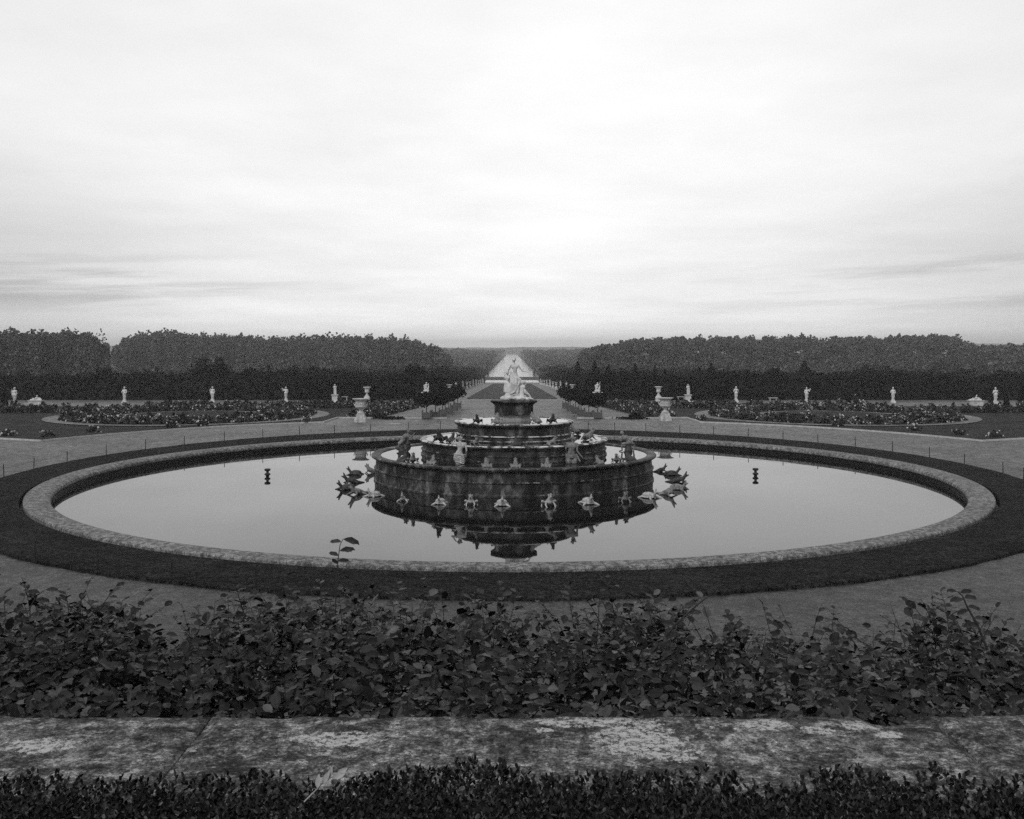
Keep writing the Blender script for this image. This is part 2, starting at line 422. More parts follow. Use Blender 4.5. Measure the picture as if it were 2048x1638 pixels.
# ground: one polar sheet with the pool as its hole
def ground():
    radii = [23.3, 24, 25, 26.5, 28, 30, 33, 37, 42, 48, 55, 62, 69, 73, 77, 85, 95, 110, 130, 160, 200, 240, 272, 290, 320, 346, 348, 349.5, 351, 400, 600, 1000, 2000, 3500, 6000]
    seg = 180; V = []; Fc = []
    for r in radii:
        for i in range(seg):
            a = 2*PI*i/seg; x = XB+r*math.sin(a); y = D0+r*math.cos(a)
            V.append((x, y, g(x, y)))
    for k in range(len(radii)-1):
        for i in range(seg):
            j = (i+1) % seg; Fc.append((k*seg+i, k*seg+j, (k+1)*seg+j, (k+1)*seg+i))
    return V, Fc
# a rectangular far field is simpler and exact in depth; the polar ring only surrounds the pool
def sheet(name, rows, xs, zf, mat, kind='structure', dz=0.0, **kw):
    V, Fc = [], []
    for y in rows:
        for x in xs: V.append((x, y, zf(x, y)+dz))
    n = len(xs)
    for j in range(len(rows)-1):
        for i in range(n-1): Fc.append((j*n+i, j*n+i+1, (j+1)*n+i+1, (j+1)*n+i))
    me = bpy.data.meshes.new(name); me.from_pydata(V, [], Fc); me.update()
    return tag(link(name, me, mat), kind=kind, **kw)
def ground_mesh():
    bm = bm_new(); seg = 128; prev = None; HX, Y0, Y1 = 40.0, 6.6, 93.0
    def ray(a):                                       # square frame point in direction a
        dx, dy = math.sin(a), math.cos(a); t = 1e9
        if abs(dx) > 1e-6: t = min(t, (HX if dx > 0 else -HX)/dx)
        if abs(dy) > 1e-6: t = min(t, ((Y1-D0) if dy > 0 else (Y0-D0))/dy)
        return dx*t, dy*t
    angs = sorted(set([2*PI*i/seg for i in range(seg)]+[math.atan2(sx*HX, dy) % (2*PI) for sx in (-1, 1) for dy in (Y1-D0, Y0-D0)]))
    rings = []
    for t in (0, .001, .12, .3, .5, .75, 1):
        ring = []
        for a in angs:
            ox, oy = ray(a); ix, iy = 23.3*math.sin(a), 23.3*math.cos(a)
            if t == .001: x, y = XB+26.1*math.sin(a), D0+26.1*math.cos(a)
            else:
                if t: ix, iy = 26.1*math.sin(a), 26.1*math.cos(a)
                x = XB*(1-t)+ix+(ox-ix)*t; y = D0+iy+(oy-iy)*t
            ring.append(bm.verts.new((x, y, g(x, y) if t else .05)))
        rings.append(ring)
    n = len(angs)
    for A, B in zip(rings, rings[1:]):
        for i in range(n): bm.faces.new((A[i], A[(i+1) % n], B[(i+1) % n], B[i]))
    def grid(xs, ys):
        vs = [[bm.verts.new((x, y, g(x, y))) for x in xs] for y in ys]
        for j in range(len(ys)-1):
            for i in range(len(xs)-1): bm.faces.new((vs[j][i], vs[j][i+1], vs[j+1][i+1], vs[j+1][i]))
    side = [40, 60, 100, 200, 500, 1500, 5000]
    ys = [6.6, 20, 40, 50, 60, 70, 82, 93]
    grid(side, ys); grid([-x for x in side], ys)
    far = [-x for x in side[::-1]]+side
    grid(far, [93, 110, 125, 150, 200, 260, 325, 360, 400, 401.5, 403, 500, 800, 1500, 3000, 6500])
    grid(far, [-3000, -200, 6.6])
    return bm
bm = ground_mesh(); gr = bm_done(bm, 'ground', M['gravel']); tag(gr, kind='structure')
for p in gr.data.polygons:
    if p.normal.z < 0: gr.data.flip_normals(); break

# lawn ring round the pool (real step of turf)
def ring_slab(name, r0, r1, zf0, zf1, thick, mat, seg=192, cx=XB, cy=D0):
    bm = bm_new(); R_ = []
    for i in range(seg):
        a = 2*PI*i/seg; s, c = math.sin(a), math.cos(a); q = []
        w = .03*math.sin(a*37)+.03*math.sin(a*91+1)
        for r, z in ((r0, -1), (r0, 0), ((r0+r1)/2, .5), (r1-.08+w, 1), (r1+w, .7), (r1+w+.02, -1)):
            x, y = cx+r*s, cy+r*c
            zz = (0 if r <= r0 else g(x, y)-.05) if z == -1 else (zf0(x, y)*(1-z)+zf1(x, y)*z if z != .7 else zf1(x, y)-.03)
            q.append(bm.verts.new((x, y, zz)))
        R_.append(q)
    for i in range(seg):
        A, B = R_[i], R_[(i+1) % seg]
        for k in range(5): bm.faces.new((A[k], A[k+1], B[k+1], B[k]))
    return bm_done(bm, name, mat)
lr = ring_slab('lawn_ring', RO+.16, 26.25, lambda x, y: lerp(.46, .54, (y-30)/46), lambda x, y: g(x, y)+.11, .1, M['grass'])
tag(lr, kind='structure')

# ---- pool basin
bas = empty('pool_basin', (XB, D0, 0)); tag(bas, 'huge round pool basin with wide pale stone rim around the fountain', 'pool basin')
bm = bm_new()
lathe(bm, [(RO-.02, .10), (RO, .50), (RO-.03, .545), (RO-.08, .555), (RI+.38, .562), (RI+.30, .555), (RI+.12, .515), (RI+.03, .46), (RI, .40), (RI+.0, .33), (RI+.08, .26), (RI+.3, .24)], 256, cap=False)
cp = bm_done(bm, 'coping', M['coping'], bas, smooth=True); md = cp.modifiers.new('edges', 'EDGE_SPLIT'); md.split_angle = math.radians(28)
bm = bm_new()
rr = []
for r, z in ((RI+.12, .3), (RI+.14, -.9)):
    rr.append([bm.verts.new((r*math.cos(2*PI*i/192), r*math.sin(2*PI*i/192), z)) for i in range(192)])
for i in range(192): bm.faces.new((rr[0][i], rr[0][(i+1) % 192], rr[1][(i+1) % 192], rr[1][i]))
bm_done(bm, 'inner_wall', M['basin_wall'], bas, smooth=True)
def disc(name, r, z, mat, c, seg=128, r0=0):
    bm = bm_new(); o = [bm.verts.new((r*math.cos(2*PI*i/seg), r*math.sin(2*PI*i/seg), 0)) for i in range(seg)]
    if r0:
        q = [bm.verts.new((r0*math.cos(2*PI*i/seg), r0*math.sin(2*PI*i/seg), 0)) for i in range(seg)]
        for i in range(seg): bm.faces.new((o[i], o[(i+1) % seg], q[(i+1) % seg], q[i]))
    else: bm.faces.new(o)
    ob = bm_done(bm, name, mat, loc=(c[0], c[1], z)); return tag(ob, kind='structure')
disc('water', RI+.13, WZ, M['water'], (XB, D0))

# ---- fountain
ft = empty('tiered_fountain', (XF, FY, 0)); tag(ft, 'dark stained stone fountain of three stepped round basins in the pool', 'fountain')
def tier(name, Rr, ztop, zbot, Rwall, ledges, inner):
    pr = [(Rwall+.10, zbot-.6), (Rwall+.10, zbot+.12), (Rwall+.05, zbot+.17)]
    for z in ledges: pr += [(Rwall+.04, z-.05), (Rwall+.09, z-.03), (Rwall+.09, z), (Rwall, z+.05)]
    pr += [(Rwall-.02, ztop-.26), (Rwall+.05, ztop-.23), (Rr-.08, ztop-.17), (Rr, ztop-.12), (Rr+.01, ztop-.05), (Rr-.05, ztop-.005), (Rr-.16, ztop), (inner+.08, ztop-.005), (inner, ztop-.05), (inner-.02, ztop-.5), (inner-.3, ztop-.5)]
    bm = bm_new(); lathe(bm, pr, 160)
    ob = bm_done(bm, name, M['fountain'], ft)
    ob.data.polygons.foreach_set('use_smooth', np.ones(len(ob.data.polygons), bool))
    md = ob.modifiers.new('edges', 'EDGE_SPLIT'); md.split_angle = math.radians(35)
    return ob
tier('lower_tier', 7.76, kz(1.60), 0, 7.54, (.72,), 7.26)
tier('middle_tier', 5.15, kz(2.36), 1.3, 5.0, (1.70,), 4.80)
tier('upper_tier', 3.28, kz(3.30), 2.13, 3.11, (2.50,), 2.99)
disc('water', 7.28, kz(1.53), M['water'], (XF, FY), r0=4.85)
disc('water', 4.81, kz(2.325), M['water'], (XF, FY), r0=2.98)
disc('water', 3.00, kz(3.27), M['water'], (XF, FY), r0=.6)
# pedestal of Latona: drum with flared slab
bm = bm_new()
def octo(bm, prof, segs=8, rot=PI/8, ex=1.0, dz=0):
    rings = []; prof = [(r*KF, z+dz) for r, z in prof]
    for r, z in prof:
        rings.append([bm.verts.new((r/math.cos(PI/segs)*math.cos(2*PI*i/segs+rot)*ex, r/math.cos(PI/segs)*math.sin(2*PI*i/segs+rot), z)) for i in range(segs)])
    for A, B in zip(rings, rings[1:]):
        for i in range(segs): bm.faces.new((A[i], A[(i+1) % segs], B[(i+1) % segs], B[i]))
    bm.faces.new(rings[-1]); bm.faces.new(rings[0][::-1])
octo(bm, [(.92, 3.0), (.92, 3.34), (.88, 3.36), (.88, 3.50), (.95, 3.53), (.95, 3.58), (.90, 3.60)], dz=kz(4.38)-4.38)
bm_done(bm, 'pedestal_base', M['plinth'], ft)
bm = bm_new()
octo(bm, [(1.02, 3.605), (1.03, 4.12), (1.07, 4.17), (1.13, 4.22), (1.22, 4.28), (1.24, 4.30), (1.24, 4.36), (1.18, 4.38)], dz=kz(4.38)-4.38)
bm_done(bm, 'pedestal', M['fountain'], ft)

# ---- human figure helper (local: -y faces the camera when figure shows its back)
def hand(c, d, s=1.0, up=(0, 0, 1), curl=.3):
    """palm, four unequal bent fingers, thumb from the side of the palm"""
    c = Vector(c); d = Vector(d).normalized(); up = Vector(up); side = d.cross(up).normalized(); up = side.cross(d)
    L = [('c', c, c+d*.055*s, .026*s, .03*s)]
    for i, (o, l) in enumerate(((-.030, .066), (-.010, .078), (.011, .073), (.030, .056))):
        a = c+d*.065*s+side*o*s; b = a+(d-up*curl*.5).normalized()*l*.55*s; e = b+(d-up*curl*1.8).normalized()*l*.5*s
        L += [('c', a, b, .0115*s, .0105*s), ('c', b, e, .0105*s, .009*s)]
    t0 = c+d*.015*s-side*.025*s; t1 = t0+(d*.6-side).normalized()*.04*s; t2 = t1+(d-side*.3).normalized()*.03*s
    return L+[('c', t0, t1, .014*s, .0125*s), ('c', t1, t2, .0125*s, .010*s)]
def body(j, s=1.0, female=True, face=(0, 1, 0)):
    """j: joints; returns forms of a full human body; s scales thickness"""
    v = lambda k: Vector(j[k]); L = []
    f = Vector(face).normalized()
    H = v('head'); nk = v('neck')
    L += [('e', H, (.083*s, .098*s, .118*s)), ('c', nk, H, .056*s, .052*s)]
    L += [('e', H+f*.055*s-Vector((0, 0, .03*s)), (.055*s, .05*s, .07*s)), ('c', H+f*.095*s, H+f*.112*s-Vector((0, 0, .025*s)), .012*s, .016*s)]
    side = (v('sr')-v('sl')).normalized()
    ey = H+f*.088*s+Vector((0, 0, .012*s))
    for q in (-1, 1): L += [('e', H+side*q*.085*s, (.018*s, .022*s, .032*s)), ('e', ey+side*q*.032*s, (.016*s,)*3)]
    L += [('c', H+f*.098*s-Vector((0, 0, .055*s))-side*.02*s, H+f*.098*s-Vector((0, 0, .055*s))+side*.02*s, .011*s, .011*s)]
    ch = (v('sl')+v('sr'))/2; ch = ch-(nk-v('pelvis')).normalized()*.09*s
    wz = ch.lerp(v('pelvis'), .62)
    w1, w2 = (.125, .085) if female else (.15, .10)
    L += [('c', ch-side*.07*s, ch+side*.07*s, w1*s, w1*s), ('c', v('sl'), v('sr'), .062*s, .062*s), ('c', nk, ch, .06*s, .12*s),
          ('c', ch-side*.03*s, wz, w1*s*.95, w2*s*1.1), ('c', ch+side*.03*s, wz, w1*s*.95, w2*s*1.1),
          ('c', wz-side*.03*s, v('pelvis')-side*.07*s, w2*s*1.1, .115*s), ('c', wz+side*.03*s, v('pelvis')+side*.07*s, w2*s*1.1, .115*s)]
    for a in 'lr':
        if 'e'+a in j:
            L += [('c', v('s'+a), v('e'+a), .054*s, .041*s), ('c', v('e'+a), v('h'+a), .041*s, .027*s)]
            L += hand(v('h'+a), (v('h'+a)-v('e'+a)), s)
        if 'k'+a in j:
            hp = v('pelvis')+side*(.08 if a == 'r' else -.08)*s-Vector((0, 0, .03*s))
            L += [('c', hp, v('k'+a), .098*s, .06*s), ('c', v('k'+a), v('f'+a), .058*s, .038*s), ('c', v('f'+a), v('f'+a)+f*.16*s-Vector((0, 0, .035*s)), .04*s, .028*s)]
    return L
def folds(a0, a1, b0, b1, n, r0, r1, bow=(0, 0, 0)):
    """hanging cloth: n ridges from the line a0-a1 to the line b0-b1"""
    L = []
    for i in range(n):
        t = i/(n-1); a = Vector(a0).lerp(Vector(a1), t); b = Vector(b0).lerp(Vector(b1), t)
        m = a.lerp(b, .5)+Vector(bow)*math.sin(PI*t)+Vector((R.uniform(-.02, .02), R.uniform(-.015, .015), 0))
        q = r1*(1+.5*(i % 2)); L += [('c', a, m, r0, (r0+q)/2), ('c', m, b, (r0+q)/2, q)]
    return L

# ---- Latona group
lt = empty('marble_group', (XF+.02, FY-.1, kz(4.38)), 0, KF); tag(lt, 'white marble woman with two children on rocks at the very top of the fountain', 'statue')
J = dict(head=(-.015, .03, 2.15), neck=(-.01, .0, 1.97), sl=(-.17, 0, 1.86), sr=(.21, 0, 1.85), pelvis=(.05, .02, 1.22),
         el=(-.30, .12, 1.58), hl=(-.33, .22, 1.38), er=(.43, .02, 1.55), hr=(.72, .04, 1.50),
         kl=(-.14, .18, .78), fl=(-.18, .02, .36), kr=(.16, .06, .75), fr=(.05, .0, .34))
L = body(J, .98)
L += [('e', (-.015, -.04, 2.17), (.118, .12, .13)), ('e', (-.015, -.15, 2.14), (.065, .06, .06)), ('c', (-.1, .0, 2.24), (.08, 0, 2.24), .035, .035)]
me = sculpt('woman_figure', L, .013, 3); link('woman_figure', me, M['marble'], lt)
L = folds((-.18, -.10, 1.45), (.30, -.04, 1.10), (-.22, -.05, .42), (.18, -.10, .38), 8, .035, .05, (0, -.12, 0))
L += folds((-.20, .12, 1.35), (.26, .14, 1.10), (-.3, .15, .4), (.2, .2, .4), 6, .05, .06)
L += [('c', (-.22, -.06, 1.50), (.34, -.08, 1.09), .045, .06), ('c', (.34, -.08, 1.09), (.30, -.1, .85), .06, .03), ('c', (.36, -.06, 1.08), (.0, -.16, .62), .04, .03),
      ('c', (.30, -.1, .95), (.02, -.2, .45), .045, .04), ('c', (.02, -.2, .45), (-.2, -.22, .34), .05, .04), ('e', (.02, .05, .9), (.16, .14, .5)), ('c', (.1, -.1, 1.2), (.12, -.16, .9), .06, .05), ('c', (-.17, -.05, 1.50), (-.2, .1, 1.52), .04, .04)]
me = sculpt('drapery', L, .016, 2); link('drapery', me, M['marble'], lt)
J = dict(head=(-.37, -.02, 1.45), neck=(-.37, 0, 1.32), sl=(-.47, 0, 1.25), sr=(-.28, 0, 1.25), pelvis=(-.38, .03, .88), el=(-.52, .05, 1.1), hl=(-.50, .12, 1.45),
         er=(-.22, .1, 1.32), hr=(-.16, .1, 1.45), kl=(-.46, .0, .62), fl=(-.40, .02, .36), kr=(-.30, -.02, .58), fr=(-.26, .0, .33))
L = body(J, .78)+[('e', (-.37, -.05, 1.46), (.10, .09, .10)), ('c', (-.42, -.05, 1.5), (-.47, -.03, 1.6), .03, .02)]+folds((-.48, -.06, .95), (-.28, -.06, .9), (-.52, -.05, .45), (-.22, -.08, .4), 4, .04, .05)
L += [('c', (-.48, -.02, .90), (-.55, -.04, .93), .035, .025)]
me = sculpt('child_figure', L, .016, 2); link('child_figure', me, M['marble'], lt)
J = dict(head=(.50, -.02, .93), neck=(.46, 0, .82), sl=(.34, 0, .76), sr=(.52, -.02, .74), pelvis=(.56, -.02, .42), el=(.26, .08, .84), hl=(.20, .1, .98),
         er=(.62, .0, .88), hr=(.58, .02, 1.0), kl=(.42, -.08, .26), fl=(.62, -.10, .22), kr=(.76, -.06, .32), fr=(.90, -.05, .12))
L = body(J, .80)+[('e', (.50, -.05, .95), (.10, .09, .095)), ('c', (.55, -.05, .98), (.62, -.04, .83), .045, .03)]+folds((.36, -.06, .7), (.44, -.1, .68), (.30, -.08, .22), (.48, -.14, .22), 3, .04, .05)
me = sculpt('child_figure', L, .016, 2); link('child_figure', me, M['marble'], lt)
L = [('e', (x, y, z), (a, b, c), (0, 0, r)) for x, y, z, a, b, c, r in
     ((-.35, 0, .08, .42, .4, .16, 0), (.25, 0, .08, .55, .42, .15, 0), (.7, 0, .05, .3, .3, .1, 0), (-.25, .02, .25, .26, .25, .14, .3), (.15, .05, .25, .25, .2, .1, 0), (-.55, -.05, .1, .2, .2, .13, 0), (-.38, 0, .34, .1, .12, .12, 0), (.0, -.3, .1, .2, .12, .09, .2), (-.28, -.3, .12, .22, .1, .08, -.2), (.4, -.28, .12, .2, .12, .1, .1), (.0, -.05, .3, .35, .15, .07, 0))]
L += [('c', (.75, -.25, .1), (1.0, -.2, .06), .06, .035), ('c', (-.2, -.36, .16), (.1, -.4, .14), .04, .03)]
me = sculpt('rock_base', L, .02, 1, .04); link('rock_base', me, M['marble'], lt)

# ---- Lycian figures in the lower basin (lead, half turned into frogs)
def hair(c, r, n=14):
    L = []
    for i in range(n):
        d = Vector((R.gauss(0, 1), R.gauss(0, 1), R.gauss(.3, .8))).normalized(); L.append(('c', Vector(c)+d*r*.7, Vector(c)+d*r*1.15, r*.32, r*.2))
    return L
ZW1 = kz(1.53)
def at_tier(px, r, z, near=True):
    """point on circle r round the fountain seen at pixel column px"""
    r = r*KF; t = (px-CX)/F; a = 1+t*t; b = -2*(FY+t*XF); c = FY*FY+XF*XF-r*r
    disc_ = b*b-4*a*c
    if disc_ < 0: disc_ = 0
    y = (-b-math.sqrt(disc_))/(2*a) if near else (-b+math.sqrt(disc_))/(2*a)
    return Vector((t*y, y, z))
# woman with raised arm
p = at_tier(920, 5.55, ZW1)
q = empty('lead_figure', p); tag(q, 'pale woman figure seen from behind with one arm raised to her head', 'statue')
J = dict(head=(-.01, .02, 1.24), neck=(0, 0, 1.10), sl=(-.17, 0, 1.02), sr=(.27, 0, 1.0), pelvis=(-.06, 0, .46), el=(-.40, .02, 1.0), hl=(-.24, .06, 1.20), er=(.33, -.02, .66), hr=(.30, .10, .46))
L = body(J, 1.12)+hair((-.01, 0, 1.27), .13)
link('body', sculpt('figure_body', L, .015, 2), M['lead_pale'], q)
L = [('e', (-.05, 0, .30), (.29, .26, .30)), ('e', (-.02, 0, .1), (.22, .22, .25))]
for i in range(5): L.append(('c', (-.28+.02*i, -.17, .50-.09*i), (.18, -.26, .44-.10*i), .035, .035)); L.append(('c', (.18, -.26, .44-.10*i), (.24, -.05, .48-.09*i), .035, .03))
link('skirt', sculpt('figure_skirt', L, .016, 1), M['lead_pale'], q)
# man with lowered arm
p = at_tier(1143, 5.55, ZW1)
q = empty('lead_figure', p); tag(q, 'grey man figure seen from behind reaching one arm down and aside', 'statue')
J = dict(head=(.10, .04, 1.20), neck=(.06, 0, 1.06), sl=(-.22, 0, 1.0), sr=(.27, -.02, .98), pelvis=(-.02, 0, .42), el=(-.28, .06, .72), hl=(-.22, .2, .55), er=(.28, -.06, .62), hr=(.50, -.08, .36),
         kl=(-.16, .42, .25), fl=(-.16, .45, -.2), kr=(.2, .42, .25), fr=(.2, .45, -.2))
L = body(J, 1.15, False)+hair((.1, .02, 1.24), .14)
link('body', sculpt('figure_body', L, .015, 2), M['lead'], q)
L = [('e', (-.14, -.02, .15), (.18, .2, .24)), ('e', (.14, -.02, .15), (.17, .2, .24)), ('e', (0, .02, .38), (.28, .2, .12))]
for i in range(4): L.append(('c', (-.28, -.08, .48-.05*i), (0, -.24, .40-.03*i), .03, .03)); L.append(('c', (0, -.24, .40-.03*i), (.28, -.08, .46-.04*i), .03, .03))
L += [('c', (.27, -.05, .4), (.42, -.1, .12), .06, .04)]
link('loincloth', sculpt('figure_cloth', L, .016, 1), M['lead'], q)
# right group
p = PD(1254, 0, 55.6); p.z = ZW1-.12
q = empty('lead_group', p, 0, .90); tag(q, 'lead figure doubled over a rock at the right of the lowest basin', 'statue')
J = dict(head=(-.30, .0, 1.28), neck=(-.27, 0, 1.12), sl=(-.30, -.10, 1.02), sr=(-.06, .1, 1.06), pelvis=(.20, 0, .70), el=(-.38, -.10, .80), hl=(-.52, -.05, .86), er=(.1, .15, .80), hr=(-.15, .1, .66),
         kl=(-.36, -.05, .60), fl=(-.30, -.05, .20), kr=(.44, -.05, .52), fr=(.40, -.05, .12))
L = body(J, 1.12, False, (-1, .1, 0))+hair((-.30, 0, 1.32), .10, 8)+[('c', (-.12, -.1, 1.1), (.18, -.12, .82), .05, .04), ('c', (-.38, 0, 1.3), (-.36, 0, 1.44), .04, .02)]
link('body', sculpt('figure_body', L, .015, 2), M['lead'], q)
L = [('e', (.10, 0, .20), (.26, .26, .28)), ('e', (.05, .05, .42), (.2, .2, .16)), ('c', (.35, -.05, .55), (.50, -.05, .62), .08, .05), ('c', (-.36, -.08, .62), (-.52, -.05, .55), .05, .03), ('c', (-.52, -.05, .55), (-.50, -.03, .40), .03, .025)]
link('rock', sculpt('figure_rock', L, .02, 1, .04), M['lead_dark'], q)
# left group
p = PD(808, 0, 55.6); p.z = ZW1-.12
q = empty('lead_group', p, 0, .90); tag(q, 'lead figure bending forward on a rock at the left of the lowest basin', 'statue')
J = dict(head=(.28, .02, 1.38), neck=(.25, 0, 1.22), sl=(.12, -.12, 1.16), sr=(.32, .1, 1.14), pelvis=(-.20, 0, .62), el=(.40, -.12, .96), hl=(.52, -.1, 1.10), er=(.48, .1, 1.02), hr=(.60, .08, 1.18),
         kl=(-.32, .0, .38), fl=(-.26, 0, .05), kr=(.05, .12, .40), fr=(.02, .1, .05))
L = body(J, 1.15, False, (1, .1, 0))+[('c', (.22, 0, 1.44), (.16, 0, 1.62), .035, .02), ('c', (.3, 0, 1.42), (.26, .02, 1.6), .035, .018), ('c', (-.05, -.08, .95), (.2, -.12, 1.12), .09, .06)]
link('body', sculpt('figure_body', L, .015, 2), M['lead'], q)
L = [('e', (-.08, 0, .16), (.28, .26, .22)), ('e', (.26, -.1, .62), (.15, .15, .18)), ('e', (.28, -.08, .42), (.17, .16, .2)), ('c', (.2, -.1, .7), (.26, -.1, .84), .08, .05), ('e', (-.25, 0, .32), (.12, .14, .14)), ('c', (.3, -.1, .3), (.1, 0, .1), .1, .1), ('c', (-.34, -.05, .3), (-.42, -.05, .24), .06, .05)]
link('rock', sculpt('figure_rock', L, .02, 1, .04), M['lead_dark'], q)

# ---- frogs, turtles, lizards
def frog_parts(op=.5):
    L = [('c', (0, -.18, .10), (0, .08, .22), .13, .13), ('c', (0, .08, .22), (0, .16, .36), .12, .09),
         ('c', (0, .16, .38), (0, .22, .52), .085, .035), ('c', (0, .19, .36), (0, .30, .42), .07, .03)]
    for s in (-1, 1):
        L += [('c', (s*.06, .14, .45), (s*.07, .13, .49), .035, .03), ('c', (s*.10, -.2, .10), (s*.26, -.04, .20), .075, .055), ('c', (s*.26, -.04, .20), (s*.22, -.22, .05), .05, .035),
              ('c', (s*.22, -.22, .05), (s*.30, -.04, .02), .03, .022), ('c', (s*.11, .10, .20), (s*.19, .16, .10), .045, .032), ('c', (s*.19, .16, .10), (s*.17, .27, .02), .032, .024)]
        for a in (-.5, 0, .5):
            L += [('c', (s*.17, .27, .02), (s*.17+.07*math.sin(a), .27+.08*math.cos(a), .01), .016, .012), ('c', (s*.30, -.04, .02), (s*.30+.07*math.sin(a), .04, .01), .016, .012)]
    return L
def turtle_parts():
    L = [('e', (0, -.08, .12), (.22, .30, .14)), ('e', (0, -.08, .06), (.25, .33, .06)), ('c', (0, .18, .12), (0, .30, .28), .075, .06),
         ('c', (0, .30, .30), (0, .33, .42), .055, .025), ('c', (0, .32, .27), (0, .42, .32), .05, .022), ('c', (0, -.38, .05), (0, -.5, .03), .03, .012)]
    for s in (-1, 1):
        L += [('c', (s*.15, .14, .08), (s*.27, .26, .03), .055, .04), ('c', (s*.27, .26, .03), (s*.30, .34, .02), .035, .025), ('c', (s*.16, -.3, .06), (s*.26, -.40, .02), .05, .035)]
    return L
def lizard_parts():
    L = [('c', (0, -.30, .05), (0, -.05, .12), .08, .13), ('c', (0, -.05, .12), (0, .18, .18), .13, .09), ('c', (0, -.30, .05), (0, -.60, .03), .075, .02),
         ('c', (0, .18, .18), (0, .27, .30), .085, .065), ('c', (0, .27, .32), (0, .33, .48), .06, .025), ('c', (0, .29, .28), (0, .42, .34), .055, .025)]
    for s in (-1, 1):
        L += [('c', (s*.10, .1, .12), (s*.22, .2, .05), .045, .035), ('c', (s*.22, .2, .05), (s*.24, .3, .02), .03, .022), ('c', (s*.09, -.22, .06), (s*.22, -.28, .03), .05, .03)]
    return L
FM = sculpt('frog', frog_parts(), .016, 1); TM = sculpt('turtle', turtle_parts(), .016, 1); LM = sculpt('lizard', lizard_parts(), .016, 1)
def variant(me, mat):
    m = me.copy(); m.materials.clear(); m.materials.append(mat); return m
FMv = {k: variant(FM, M[k]) for k in ('lead', 'lead_pale', 'lead_dark')}
TMv = {k: variant(TM, M[k]) for k in ('lead', 'lead_pale', 'lead_dark')}
LMv = {k: variant(LM, M[k]) for k in ('lead', 'lead_pale', 'lead_dark')}
MV = {'frog': FMv, 'turtle': TMv, 'lizard': LMv}
def creature(kind, mk, px, z, label, group, py=None, r=None, turn=0.0, s=1.0, near=True, inward=False):
    if z: z = kz(z)
    p = P(px, py, WZ) if py else at_tier(px, r, z, near)
    d = Vector((p.x-XF, p.y-FY)); a = math.atan2(d.y, d.x)-PI/2+(PI if inward else 0)+turn
    o = link(kind, MV[kind][mk], None, None, (p.x, p.y, p.z-.02), a, s*R.uniform(.94, 1.06))
    tag(o, label, kind, group)
G1 = 'lead animals spouting in the pool round the fountain foot'
for kind, mk, px, py, s, turn, lab in (
    ('frog', 'lead', 741, 946, 1.0, .2, 'dark lead frog jutting from behind the left edge of the lowest tier'),
    ('turtle', 'lead_dark', 709, 949, 1.15, 0, 'dark lead turtle farthest back in the cluster left of the fountain'),
    ('lizard', 'lead_dark', 702, 966, 1.25, .0, 'dark long lizard second from the back in the cluster left of the fountain'),
    ('turtle', 'lead_dark', 692, 979, 1.15, .1, 'dark lead turtle leftmost in the cluster left of the fountain'),
    ('lizard', 'lead', 714, 989, 1.3, .15, 'grey lead lizard at the near end of the cluster left of the fountain'),
    ('turtle', 'lead_pale', 747, 993, 1.15, .1, 'pale lead turtle beside the left foot of the lowest tier'),
    ('lizard', 'lead_pale', 806, 1002, 1.0, .5, 'small lead lizard with head turned left, leftmost in the row before the fountain'),
    ('turtle', 'lead_pale', 880, 1008, 1.15, .25, 'lead turtle with open mouth, second from left in the row before the fountain'),
    ('frog', 'lead_pale', 942, 1010, 1.0, .1, 'lead frog with open mouth, left of centre in the row before the fountain'),
    ('turtle', 'lead_pale', 1004, 1011, 1.1, .1, 'lead turtle with open mouth just left of the fountain axis'),
    ('frog', 'lead_pale', 1098, 1012, 1.1, .1, 'sprawling lead frog right of the fountain axis in the row before the fountain'),
    ('turtle', 'lead_pale', 1177, 1008, 1.2, -.1, 'lead turtle second from right in the row before the fountain'),
    ('frog', 'lead', 1250, 1004, 1.05, -.4, 'lead frog with arm stretched, rightmost in the row before the fountain'),
    ('turtle', 'lead_pale', 1300, 996, 1.2, 0, 'pale lead turtle beside the right foot of the lowest tier'),
    ('lizard', 'lead', 1336, 990, 1.25, -.1, 'grey lead lizard at the near end of the cluster right of the fountain'),
    ('turtle', 'lead', 1357, 979, 1.15, .0, 'grey lead turtle in the middle of the cluster right of the fountain'),
    ('lizard', 'lead_dark', 1358, 964, 1.2, .1, 'dark long lizard rightmost in the cluster right of the fountain'),
    ('turtle', 'lead_dark', 1346, 950, 1.1, .1, 'dark lead turtle second from the back right of the fountain'),
    ('lizard', 'lead_dark', 1322, 943, 1.0, .1, 'dark small lizard just behind the right edge of the lowest tier')):
    creature(kind, mk, px, 0, lab, G1, py=py, s=s, turn=turn)
G2 = 'lead frogs sitting on the fountain tiers'
